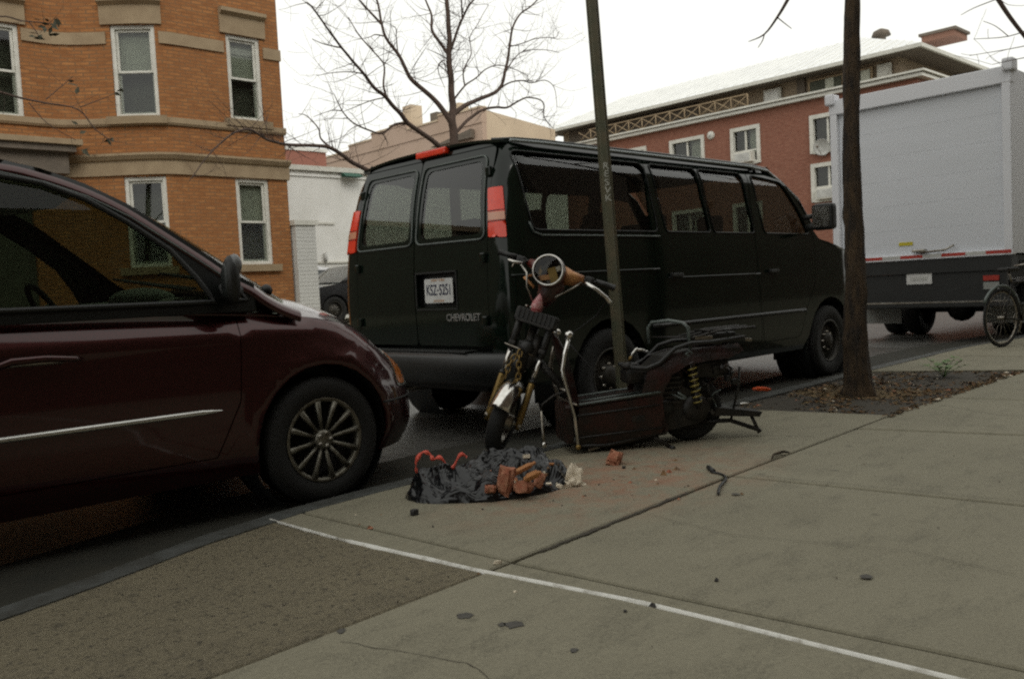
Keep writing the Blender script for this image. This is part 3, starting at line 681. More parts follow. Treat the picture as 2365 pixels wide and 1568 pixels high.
b = MB(); b.T = Matrix.Translation((-.35, 0, .35)) @ Matrix.Rotation(R(12), 4, 'Z') @ Matrix.Rotation(R(-14), 4, 'Y')
b.lathe([(0, .06), (.18, .045), (.34, 0), (.37, -.03), (.37, -.045), (.33, -.02), (.18, .03), (0, .045)], 'dishgrey', 24, (0, 0, 0), 'x'); b.build('reflector', dsh)
b = MB(); b.tube([(0, .0, 0), (-.2, 0, .02), (-.33, 0, .3)], .03, 'dishgrey', 8); b.tube([(-.42, 0, .02), (-.75, 0, .30)], .018, 'dishgrey', 6); b.ball((-.77, 0, .33), .06, 'taupe', 8); b.build('arm', dsh)
q = at(1640, 313, X=36.9); o = thing('wall_lamp', 'small round white lamp high on the red brick wall', 'wall lamp', (37, q.y, q.z))
b = MB(); b.lathe([(.2, 0), (.2, -.08), (.14, -.12), (0, -.13)], 'whitepaint', 20, (0, 0, 0), 'x'); b.build('housing', o)
b = MB(); b.lathe([(.09, -.125), (.07, -.15), (0, -.155)], 'dishgrey', 16, (0, 0, 0), 'x'); b.build('lens', o)
# ------------------------------------------------------------ dark brick row behind the pavement the photographer stands on
o = thing('dark_brick_rowhouse', 'tall dark brick row house behind the near pavement facing the van', 'building', (10, -4.9, 0)); G = Matrix.Translation((-10, 4.9, 0))
b = MB(); b.T = G; b.box2((-16, -12, 0), (36, -4.9, 12), 'darkbrick'); b.build('wall', o)
b = MB(); b.T = G
for k in range(16):
    for z0 in (1.4, 4.5):
        wb = MB(); wb.T = G; wb.box2((-14+k*3.1, -4.95, z0), (-12.9+k*3.1, -4.9, z0+1.7), 'dark'); wb.build('window', o)
b = MB(); b.T = G; b.box2((-16.1, -5.3, 12), (36.1, -4.7, 12.3), 'taupe'); b.build('cornice', o)

o = thing('grey_rowhouse', 'low grey row house left of the orange townhouse', 'building', (-8, 17.2, 0)); b = MB(); b.T = Matrix.Translation((8, -17.2, 0)); b.box2((-24, 17.2, .1), (1.19, 26, 5.2), 'taupe'); b.build('wall', o)
b = MB(); b.T = Matrix.Translation((8, -17.2, 0)); b.box2((-24.1, 16.95, 5.2), (1.19, 26, 5.5), 'stone'); b.build('cornice', o)

b = MB(); rz_ = random.Random(9)
for px, py, sx_, sy_ in ((1075, 1420, .028, .008), (1186, 1441, .034, .009), (1160, 1441, .012, .005), (790, 1455, .014, .006), (1700, 1140, .02, .006), (2000, 1330, .02, .006), (1325, 1500, .012, .005)):
    c = at(px, py, z=PV+.0045); n = 16; b.add([(c.x, c.y, c.z)]+[tuple(c+rt0*(sx_*math.cos(2*math.pi*i/n)*(1+.35*rz_.uniform(-1, 1)))+Vector((.68, .73, 0))*(sy_*3*math.sin(2*math.pi*i/n)*(1+.35*rz_.uniform(-1, 1)))) for i in range(n)], [(0, i+1, (i+1) % n+1) for i in range(n)], 'stain')
tag(b.build('pavement_stains'), kind='structure')

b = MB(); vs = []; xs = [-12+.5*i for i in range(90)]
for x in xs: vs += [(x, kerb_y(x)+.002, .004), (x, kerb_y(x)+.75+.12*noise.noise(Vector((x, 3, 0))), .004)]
b.add(vs, [(2*i, 2*i+2, 2*i+3, 2*i+1) for i in range(len(xs)-1)], 'gutterdirt'); tag(b.build('road_gutter'), kind='structure')  # sheet on the road carrying painted shade between kerb and minivan

b = MB(); rk_ = random.Random(41)
def crack(pts, w, seed):
    P = []
    for (p, q) in zip(pts, pts[1:]):
        for i in range(14): t = i/14; P.append(Vector((p[0]+(q[0]-p[0])*t+.012*noise.noise(Vector((t*6+seed, p[0], 1))), p[1]+(q[1]-p[1])*t+.012*noise.noise(Vector((t*6, seed, 5))))))
    vs = []; fs = []
    for i, p in enumerate(P):
        d = P[min(i+1, len(P)-1)]-P[max(0, i-1)]; n_ = Vector((-d.y, d.x)).normalized()*w*(.35+.9*abs(noise.noise(Vector((i*.37, seed, 0)))))
        vs += [(p.x+n_.x, p.y+n_.y, PV+.0042), (p.x-n_.x, p.y-n_.y, PV+.0042)]
    b.add(vs, [(2*i, 2*i+1, 2*i+3, 2*i+2) for i in range(len(P)-1)], 'joint')
crack([(3.86, 2.40), (3.98, 1.6), (4.10, .9), (4.2, .4)], .003, 1); crack([(2.95, 2.36), (2.9, 1.9), (3.1, 1.3), (3.05, .9)], .0022, 2)
crack([(6.6, 2.5), (6.3, 2.0), (6.5, 1.3)], .003, 3); crack([(1.3, 2.2), (1.45, 1.8), (1.38, 1.4)], .0022, 4); crack([(4.4, 3.8), (4.5, 3.3), (4.9, 2.9), (5.0, 2.62)], .003, 5)
crack([(2.28, 2.345), (2.6, 2.372), (3.0, 2.405), (3.4, 2.44)], .016, 6)
tag(b.build('pavement_cracks', recalc=False), kind='structure')

# ------------------------------------------------------------ black passenger van
def make_van():
    V = thing('passenger_van', 'black passenger van parked at the kerb in front of the bare tree', 'van', (3.9, 5.25, 0), R(.6))
    W = smooth_tab([(.25, .935), (.45, .985), (.8, 1.003), (1.15, 1.0), (1.42, .985), (1.75, .935), (2.03, .865), (2.115, .80)])
    B0 = smooth_tab([(.25, .15), (.5, .12), (1.0, .09), (1.42, .11), (1.8, .17), (2.115, .26)])
    r = .13; LA = r*math.pi/2
    def wx(x): return 1 if x < 4.9 else 1-.16*((x-4.9)/.75)**2
    def P(s, z, off=0., side=-1):
        w = W(z)+off; b0 = B0(z)-off; rr = r+off*.5
        if s >= LA: x = b0+rr+(s-LA); y = -(w*wx(x))
        elif s >= 0: a = s/r; x = b0+rr-rr*math.cos(a); y = -(w-rr)-rr*math.sin(a)
        else: x = b0; y = -(w-rr)-s
        return (x, y*(1 if side < 0 else -1), z)
    def sx(x, z=1.2): return x-B0(z)-r+LA       # side x -> s
    def sy(y, z=1.2): return -(W(z)-r)-y           # rear y (negative = near side) -> s
    def SP(x, z): return (sx(x, z), z)
    def arch(cx, rad, z0=.33, n=12):
        a0 = math.acos(max(-1, min(1, 0))); out = []
        th0 = math.asin((z0-.37)/rad)
        for i in range(n+1):
            a = math.pi-th0-(math.pi-2*th0)*i/n; out.append((cx+rad*math.cos(a), .37+rad*math.sin(a)))
        return out
    yR = .77                                            # rear doors end here, lamps and corner beyond
    side = [(.26, .42)]+arch(1.12, .45)+arch(4.66, .46)+[(5.30, .33), (5.52, .40), (5.60, .75), (5.56, 1.08), (5.42, 1.22), (5.0, 1.31), (4.52, 1.40), (4.40, 1.50), (4.18, 1.80), (3.98, 1.97), (3.75, 2.10), (3.45, 2.115), (.42, 2.115)]
    win = {'w1': roundpoly([(.34, 1.475), (1.775, 1.475), (1.735, 2.035), (.27, 2.035)], .06),
           'w2': roundpoly([(1.88, 1.475), (2.535, 1.475), (2.475, 2.035), (1.82, 2.035)], .05),
           'w3': roundpoly([(2.575, 1.475), (3.25, 1.475), (3.21, 2.035), (2.515, 2.035)], .05),
           'w4': roundpoly([(3.42, 1.475), (4.28, 1.475), (4.14, 1.73), (3.90, 1.985), (3.37, 2.03)], .06)}
    def exp_(poly, g):
        c = Vector((sum(p[0] for p in poly)/len(poly), sum(p[1] for p in poly)/len(poly))); out = []
        for p in poly: d = Vector(p)-c; out.append((p[0]+g*(1 if d.x > 0 else -1)*min(1, abs(d.x)/.1), p[1]+g*(1 if d.y > 0 else -1)*min(1, abs(d.y)/.1)))
        return out
    sdoor = roundpoly([(1.80, .46), (3.30, .46), (3.31, 2.06), (1.76, 2.06)], .06)
    fdoor = roundpoly([(3.335, .46), (4.02, .46), (4.14, .72), (4.34, 1.0), (4.37, 1.42), (4.20, 1.74), (4.0, 1.96), (3.80, 2.055), (3.325, 2.06)], .06)
    lampS = [SP(.10, 1.43), SP(.10, 1.43)]
    for sd in (-1, 1):
        lab = None
        s_out = [SP(x, z) for x, z in side]+[(sy(0, 2.115), 2.115), (sy(0, 2.09), 2.087)]+[(sy(-yR, z), z) for z in (2.087, 1.9, 1.75, 1.6, 1.42, 1.2, 1.0, .8, .6, .42)]
        holes = [[SP(x, z) for x, z in win['w1']], [SP(x, z) for x, z in exp_(sdoor, .006)] if sd < 0 else None, [SP(x, z) for x, z in exp_(fdoor, .006)]]
        if sd > 0: holes = [holes[0], [SP(x, z) for x, z in win['w2']], [SP(x, z) for x, z in win['w3']], holes[2]]
        lh = [(-.075, 1.435), (.085, 1.425), (.075, 1.785), (-.055, 1.785)]
        holes.append([(q, z) for q, z in lh])
        skin('body_side', lambda u, v: P(u, v, 0, sd), s_out, 'vanpaint', V, holes=holes, step=.07, th=.025, flip=(sd > 0))
        if sd < 0:
            o = skin('side_door', lambda u, v: P(u, v, 0, sd), [SP(x, z) for x, z in sdoor], 'vanpaint', V, holes=[[SP(x, z) for x, z in win[k]] for k in ('w2', 'w3')], step=.07, th=.025)
            b = MB(); b.box((1.95, -1.02, 1.12), (.16, .03, .035), 'vantrim', bev=.01); b.build('handle', o)
        o = skin('front_door', lambda u, v: P(u, v, 0, sd), [SP(x, z) for x, z in fdoor], 'vanpaint', V, holes=[[SP(x, z) for x, z in win['w4']]], step=.07, th=.025, flip=(sd > 0))
        b = MB(); b.box((3.50, sd*1.02, 1.12), (.16, .03, .035), 'vantrim', bev=.01); b.build('handle', o)
        for k in ('w1', 'w2', 'w3', 'w4'):
            o = skin('side_window', lambda u, v: P(u, v, -.012, sd), [SP(x, z) for x, z in exp_(win[k], .004)], 'vglass', V, step=.12, th=.004, flip=(sd > 0))
            b = MB(); b.tube([P(*SP(x, z), .004, sd) for x, z in resample(win[k], .08)], .006, 'cabtrim', 6, closed=True); b.build('window_seal', o)
        pts = [(.42, 1.44), (1.2, 1.44), (1.78, 1.445)]
        b = MB(); b.tube([P(*SP(x, z), .008, sd) for x, z in resample([(.31, 1.53), (.34, 1.46), (.42, 1.437), (1.78, 1.437)], .08, False)], .0075, 'gasket', 6); b.build('window_trim', V)
        b = MB(); b.tube([P(*SP(x, z), .003, sd) for x, z in resample([(.12, 1.165), (.9, 1.17), (1.74, 1.175)], .1, False)], .008, 'vanpaint', 6); b.tube([P(*SP(x, z), .003, sd) for x, z in resample([(1.86, 1.10), (3.28, 1.10)], .1, False)], .007, 'vanpaint', 6)
        b.tube([P(*SP(x, z), .006, sd) for x, z in resample([(1.62, .72), (4.1, .72)], .12, False)], .02, 'bumper', 6); b.build('body_crease', V)
        # lamp, wrapped round the corner
        L = lambda u, v: P(u, v, .012, sd)
        lo = skin('tail_lamp', L, roundpoly([(-.072, 1.439), (.082, 1.428), (.073, 1.782), (-.053, 1.782)], .012), 'redlens', V, step=.025, th=.05, flip=(sd > 0))
        sw = lambda v: (-.07+(v-1.43)*.055, .08-(v-1.43)*.02)
        skin('reversing_lens', lambda u, v: P(u, v, .0145, sd), [(-.065, 1.555), (.078, 1.55), (.0765, 1.607), (-.0615, 1.61)], 'clearlens', lo, step=.025, th=.01, flip=(sd > 0))
        b = MB()
        for zz in (1.545, 1.618): b.tube([P(s_, zz, .0135, sd) for s_ in (-.066, -.03, 0, .03, .076)], .0028, 'vantrim', 5)
        b.build('lamp_divider', lo)
        # far side: wheel wells
        for cx in (1.12, 4.66):
            b = MB(); b.lathe([(.47, sd*.62), (.47, sd*.985)], 'vantrim', 28, (cx, 0, .37)); b.box2((cx-.45, sd*.60, .2), (cx+.45, sd*.62, .85), 'vantrim'); b.build('wheel_well', V)
            wheel(V, (cx, sd*.87, .372), .372, .235, .22, 'steel', sd)
        # mirror
        m_ = bpy.data.objects.new('wing_mirror', None); link(m_, V); m_.location = (4.20, sd*.99, 1.53)
        b = MB(); b.box((.06, sd*.16, .10), (.13, .21, .26), 'vantrim', bev=.04); b.build('mirror_housing', m_)
        b = MB(); b.tube([(0, 0, 0), (.04, sd*.10, .02)], .03, 'vantrim'); b.tube([(-.04, 0, .10), (.04, sd*.10, .12)], .025, 'vantrim'); b.build('mirror_arm', m_)
        b = MB(); b.box((-.008, sd*.16, .10), (.006, .17, .2), 'chrome'); b.build('mirror_glass', m_)
    # rear doors
    yc = .03
    for sd, y0, y1 in ((-1, -yR+.004, yc-.005), (1, yc+.005, yR-.004)):
        F = lambda u, v: (B0(v), u, v)
        gl = roundpoly([(-.70, 1.47), (-.04, 1.48), (-.05, 1.99), (-.65, 1.99)], .06) if sd < 0 else roundpoly([(.10, 1.48), (.72, 1.48), (.66, 1.99), (.11, 1.99)], .06)
        holes = [gl]
        if sd < 0: holes.append(roundpoly([(-.445, .965), (-.445, 1.215), (.0, 1.215), (.0, .965)], .015))
        o = skin('rear_door', F, roundpoly([(y0, .68), (y1, .68), (y1, 2.08), (y0, 2.08)], .035), 'vanpaint', V, holes=holes, step=.06, th=.03, flip=True)
        big = [(x*(1) + (.045 if x > sum(p[0] for p in gl)/len(gl) else -.045), z+(.035 if z > 1.7 else -.04)) for x, z in gl]
        big = [(min(max(x, y0+.012), y1-.012), z) for x, z in big]
        b = MB(); b.tube([Vector(F(x, z))+Vector((-.006, 0, 0)) for x, z in resample(big, .08)], .0075, 'gasket', 6, closed=True); b.build('window_gasket', o)
        skin('rear_window', lambda u, v: (B0(v)+.006, u, v), gl, 'vglass', o, step=.12, th=.004, flip=True)
        for zz in (.86, 1.30, 1.9):
            b = MB(); b.box((B0(zz)-.012, sd*(yR-.03), zz), (.03, .05, .07), 'vanpaint', bev=.01); b.build('hinge', o)
    F = lambda y, z: (B0(z), y, z)
    # recess with plate, badge, lamp over doors, bumper
    rec = bpy.data.objects.new('plate_recess', None); link(rec, V)
    b = MB(); b.box2((.15, -.45, .96), (.16, .005, 1.22), 'vantrim')
    for a_, c_2 in (((.085, -.455, .95), (.155, -.445, 1.225)), ((.085, .0, .95), (.155, .01, 1.225)), ((.085, -.455, .945), (.155, .01, .957)), ((.085, -.455, 1.218), (.155, .01, 1.23))): b.box2(a_, c_2, 'vantrim')
    b.build('recess_panel', rec)
    b = MB(); b.prism(roundpoly([(-.40, .998), (-.085, .998), (-.085, 1.178), (-.40, 1.178)], .015), .095, .10, 'plate', 'x'); b.build('licence_plate', rec)
    Fp = lambda y, z, o=.0945: frame((o, y, z), (0, -1, 0), (0, 0, 1))
    text('KSZ', .112, 'plateblue', Fp(-.165, 1.090), 'plate_lettering', rec, .0012, .0012, .62); text('5251', .112, 'plateblue', Fp(-.318, 1.090), 'plate_lettering', rec, .0012, .0012, .62)
    b = MB(); b.prism([(-.232, 1.08), (-.246, 1.09), (-.24, 1.098), (-.228, 1.094)], .0935, .0945, 'plateblue', 'x'); b.build('plate_emblem', rec)
    text('NEW YORK', .026, 'plategold', Fp(-.243, 1.164), 'plate_lettering', rec, .001, 0, 1.1); text('EXCELSIOR', .022, 'plategold', Fp(-.243, 1.012), 'plate_lettering', rec, .001, 0, 1.1)
    text('CHEVROLET', .075, 'badge', frame((B0(.88)-.004, -.505, .885), (0, -1, 0), (0, 0, 1)), 'badge_lettering', V, .004, .001, .86)
    b = MB(); b.box((.245, -.08, 2.130), (.05, .34, .05), 'redlens', bev=.012); b.build('high_brake_lamp', V)
    b = MB(); prof = [(-.02, .40), (-.045, .46), (-.045, .60), (-.02, .635), (.14, .64), (.14, .40)]
    def bump_x(y): return -.0+.10*(abs(y)/1.0)**4
    n = 28; vs = []; fs = []
    for i in range(n+1):
        y = -1.0+2.0*i/n
        for (x, z) in prof: vs.append((x+bump_x(y)*(1 if x < .1 else 0), y, z))
    k = len(prof)
    for i in range(n):
        for j in range(k): fs.append((i*k+j, i*k+(j+1) % k, (i+1)*k+(j+1) % k, (i+1)*k+j))
    fs += [tuple(range(k)), tuple(n*k+j for j in range(k))[::-1]]
    b.add(vs, fs, 'bumper', True); b.box2((-.015, -.62, .638), (.12, .62, .652), 'vantrim', bev=.005); b.build('rear_bumper', V)
    b = MB(); b.box((5.62, 0, .50), (.14, 1.86, .24), 'bumper', bev=.05); b.build('front_bumper', V)
    for sd in (-1, 1):
        b = MB(); b.box((5.60, sd*.68, .90), (.10, .34, .24), 'headlens', bev=.03); b.build('headlight', V)
    b = MB()
    for k in range(5): b.box((5.62, 0, .76+k*.07), (.06, .98, .03), 'badge', bev=.008)
    b.box((5.60, 0, .90), (.06, 1.0, .40), 'vantrim'); b.build('grille', V)
    # roof, windscreen, bonnet, nose
    RW = lambda x: W(2.115)*wx(x)
    def roof(x, y):
        e = RW(x)+.0; t = min(1, abs(y)/e); return (x, y, 2.115+.085*(1-t**3.2)*min(1, max(0, (x-.1)/.5)+.25)*min(1, max(0, (3.95-x)/.5)+.2))
    skin('roof', roof, [(.245, -.80), (3.5, -.82), (3.75, -.80), (3.82, -.4), (3.86, 0), (3.82, .4), (3.75, .80), (3.5, .82), (.245, .80)], 'vanpaint', V, step=.12, th=.02)
    for sd in (-1, 1):
        b = MB(); b.tube([(.26, sd*.70, 2.130), (.36, sd*.82, 2.125), (.6, sd*.84, 2.128), (2.0, sd*.845, 2.130), (3.4, sd*.842, 2.128), (3.72, sd*.83, 2.112), (3.98, sd*.86, 1.99), (4.2, sd*.91, 1.83), (4.42, sd*.965, 1.52)], .016, 'vanpaint', 7)
        b.tube([(.30, sd*.845, 2.108), (.6, sd*.862, 2.110), (3.4, sd*.862, 2.110), (3.75, sd*.85, 2.09), (3.98, sd*.875, 1.97), (4.2, sd*.925, 1.81)], .013, 'gutter', 6); b.build('roof_gutter', V)  # this lower pale tube is a painted roof-edge highlight
    def wsf(u, v):   # u = y, v in 0..1 from roof to cowl
        x = interp([(0, 3.84), (.3, 4.05), (.6, 4.26), (1, 4.56)], v)+.10*(1-(u/.9)**2)*v; z = interp([(0, 2.145), (.3, 1.95), (.6, 1.77), (1, 1.44)], v); return (x, u*(.86+.09*v), z)
    skin('windscreen', wsf, [(-.93, 0), (-.93, 1), (.93, 1), (.93, 0)], 'vglass', V, step=.12, th=.004, flip=True)
    bz = smooth_tab([(4.4, 1.46), (5.0, 1.36), (5.4, 1.25), (5.58, 1.10)])
    skin('bonnet', lambda x, y: (x, y*(1-.0*x), bz(x)+.03*(1-(y/.95)**2)), [(4.40, -.94), (5.0, -.93), (5.4, -.88), (5.58, -.80), (5.60, 0), (5.58, .80), (5.4, .88), (5.0, .93), (4.40, .94)], 'vanpaint', V, step=.1, th=.02)
    skin('nose', lambda y, z: (5.62-.03*(abs(y)/.85)**3-.25*max(0, z-1.0), y, z), [(-.84, .34), (.84, .34), (.84, 1.14), (-.84, 1.14)], 'vanpaint', V, step=.1, th=.02)
    # underside, cabin floor and inner walls
    b = MB(); b.box2((.18, -.93, .40), (5.5, -.61, .46), 'vantrim'); 
    b = MB(); b.box2((.2, -.60, .34), (5.5, .60, .56), 'vantrim'); b.box2((1.60, -.93, .42), (4.18, .93, .50), 'vantrim'); b.box2((.2, -.93, .60), (5.2, .93, .62), 'cabin'); b.build('chassis', V)
    b = MB(); b.tube([(1.12, -.8, .37), (1.12, .8, .37)], .06, 'vantrim'); b.lathe([(.0, -.16), (.16, -.1), (.18, 0), (.16, .1), (0, .16)], 'vantrim', 16, (1.12, 0, .36)); b.tube([(.1, .5, .30), (1.6, .55, .30)], .035, 'dullchrome'); b.build('rear_axle', V)
    b = MB(); b.box2((.3, -.80, 2.06), (3.7, .80, 2.075), 'cabin'); b.build('headliner', V)
    for k, x in enumerate((1.15, 1.95, 2.75, 3.55)):
        for y0, y1 in (((-.72, -.04), (.0, .66)) if x < 3 else ((-.72, -.2), (.2, .72))):
            b = MB(); b.box(((x+.05), (y0+y1)/2, .93), (.46, y1-y0, .16), 'cabin', bev=.05)
            pr_ = roundpoly([(y0, .92), (y1, .92), (y1-.03, 1.52), (y0+.03, 1.52)], .14); b.prism(pr_, x-.26, x-.14, 'cabin', 'x')
            b.box((x-.2, (y0+y1)/2, 1.60), (.09, .26, .17), 'cabin', bev=.045); b.box2((x-.1, y0+.08, .62), (x+.2, y1-.08, .86), 'cabin'); b.build('seat', V)
    b = MB(); b.box((4.35, 0, 1.25), (.35, 1.7, .34), 'cabin', bev=.08); b.build('dashboard', V)
    b = MB(); pts = [Vector((4.05+.12*math.sin(a)*.5, .42+.18*math.cos(a), 1.36+.17*math.sin(a))) for a in [2*math.pi*i/20 for i in range(20)]]
    b.tube(pts, .014, 'cabin', 6, closed=True); b.tube([(4.05, .42, 1.36), (4.3, .42, 1.28)], .025, 'cabin'); b.build('steering_wheel', V)
    V.scale = (1, 1.045, 1); V.location.y = 5.31
    return V
make_van()

# ------------------------------------------------------------ white box truck ahead of the van
def make_truck():
    # corners surveyed on the rear face: near side y 3.9, far side y 6.45, sill 1.2 m, top 3.65 m
    T = thing('box_truck', 'white box truck parked ahead of the van showing its ribbed rear shutter', 'truck', (13, 5.2, 0), R(0))
    w = 1.27; z0, z1 = 1.22, 3.70
    b = MB(); b.box2((.12, -w, z0), (6.2, w, z0+.08), 'truckwhite'); b.box2((.10, -w, z1-.05), (6.2, w, z1), 'truckwhite'); b.box2((.12, -w, z0+.08), (6.2, -w+.05, z1-.05), 'truckwhite'); b.box2((.12, w-.05, z0+.08), (6.2, w, z1-.05), 'truckwhite'); b.box2((6.15, -w+.05, z0+.08), (6.2, w-.05, z1-.05), 'truckwhite'); b.build('box_body', T)
    b = MB()
    for sd in (-1, 1): b.box2((0, sd*w, z0-.02), (.13, sd*(w-.11), z1-.02), 'truckwhite', bev=.012)
    b.box2((-.004, -w-.01, z1-.20), (.135, w+.01, z1+.03), 'truckwhite', bev=.015); b.box2((-.003, -w+.10, z0-.02), (.127, w-.10, z0+.06), 'truckwhite', bev=.01); b.build('rear_frame', T)
    for sd in (-1, 1):
        b = MB(); b.box((.05, sd*(w-.02), z1+.035), (.23, .14, .17), 'truckwhite', bev=.03); b.build('corner_cap', T)
    b = MB(); n = 6; h = (z1-.2-z0-.06)/n
    for k in range(n): b.box2((.07, -w+.112, z0+.0605+k*h), (.11, w-.112, z0+.06+(k+1)*h), 'truckdoor', bev=.002)
    b.build('roller_shutter', T)
    b = MB(); b.box2((-.035, -.12, z0+.09), (.06, .06, z0+.13), 'dullchrome', bev=.01); b.tube([(-.01, -.52, z0+.16), (-.02, -.40, z0+.10), (-.02, -.05, z0+.08)], .016, 'dullchrome'); b.build('shutter_latch', T)
    b = MB(); b.box2((.06, .08, z0+.20), (.069, .28, z0+.25), 'yellow'); b.build('yellow_sticker', T)
    y = -w+.02; k = 0
    while y < w-.05:
        L = .32 if k % 2 == 0 else .26
        b = MB(); b.box2((-.006, y, z0+.005), (-.001, min(y+L, w-.02), z0+.05), 'tapered' if k % 2 == 0 else 'tapewhite'); b.build('reflective_tape', T); y += L+.002; k += 1
    b = MB(); b.box2((-.004, w-.1, z0+.07), (-.001, w-.02, z0+.09), 'tapered'); b.box2((-.004, w-.09, z0+.12), (-.001, w-.03, z0+.14), 'tapered'); b.build('red_sticker', T)
    b = MB(); b.box2((.02, -w+.03, 1.0), (.3, w-.03, z0-.022), 'truckblack'); b.box2((.05, -w+.1, .60), (.12, w-.1, .999), 'truckblack'); b.box2((.3, -.45, .85), (6.0, -.36, 1.1), 'truckblack'); b.box2((.3, .36, .85), (6.0, .45, 1.1), 'truckblack')
    b.box2((.3, -w+.1, 1.12), (6.0, w-.1, z0-.022), 'truckblack'); b.build('chassis', T)
    b = MB(); b.box2((-.12, -w+.02, .50), (.10, w-.02, .60), 'truckblack', bev=.02); b.box2((-.125, -w+.04, .57), (-.119, w-.04, .59), 'dullchrome'); b.build('step_bumper', T)
    b = MB(); b.box2((.035, -.19, .845), (.045, .17, 1.01), 'plate'); b.build('licence_plate', T)
    b = MB(); b.box2((.031, -.13, .90), (.034, .11, .95), 'tapewhite'); b.build('plate_band', T)
    for sd in (-1, 1):
        b = MB(); b.box2((.03, sd*1.08, .86), (.05, sd*.88, .93), 'tapered'); b.box2((.03, sd*1.08, .74), (.05, sd*.88, .84), 'mudflap'); b.build('tail_lamp', T)
        b = MB(); b.box2((.9, sd*.62, .22), (.92, sd*1.18, .50), 'mudflap'); b.build('mudflap', T)
        b = MB(); b.box2((.55, sd*.55, .50), (.92, sd*1.2, .52), 'truckblack'); b.build('mudflap_bracket', T)
        for yy in (.66, 1.0): wheel(T, (1.7, sd*yy, .42), .42, .24, .26, 'steel', sd)
        wheel(T, (6.9, sd*1.0, .42), .42, .24, .26, 'steel', sd)
    b = MB(); b.tube([(1.7, -1, .42), (1.7, 1, .42)], .07, 'truckblack'); b.ball((1.7, 0, .42), .22, 'truckblack', 14); b.build('rear_axle', T)
    b = MB(); b.box2((6.3, -1.05, .6), (7.9, 1.05, 1.75), 'truckwhite', bev=.12); b.prism([(6.3, 1.7), (7.7, 1.7), (7.2, 2.5), (6.35, 2.55)], -1.0, 1.0, 'truckwhite', 'y'); b.build('cab', T)
    b = MB(); b.box2((6.5, -1.012, 1.75), (7.1, 1.012, 2.35), 'carglass'); b.build('cab_window', T)
make_truck()

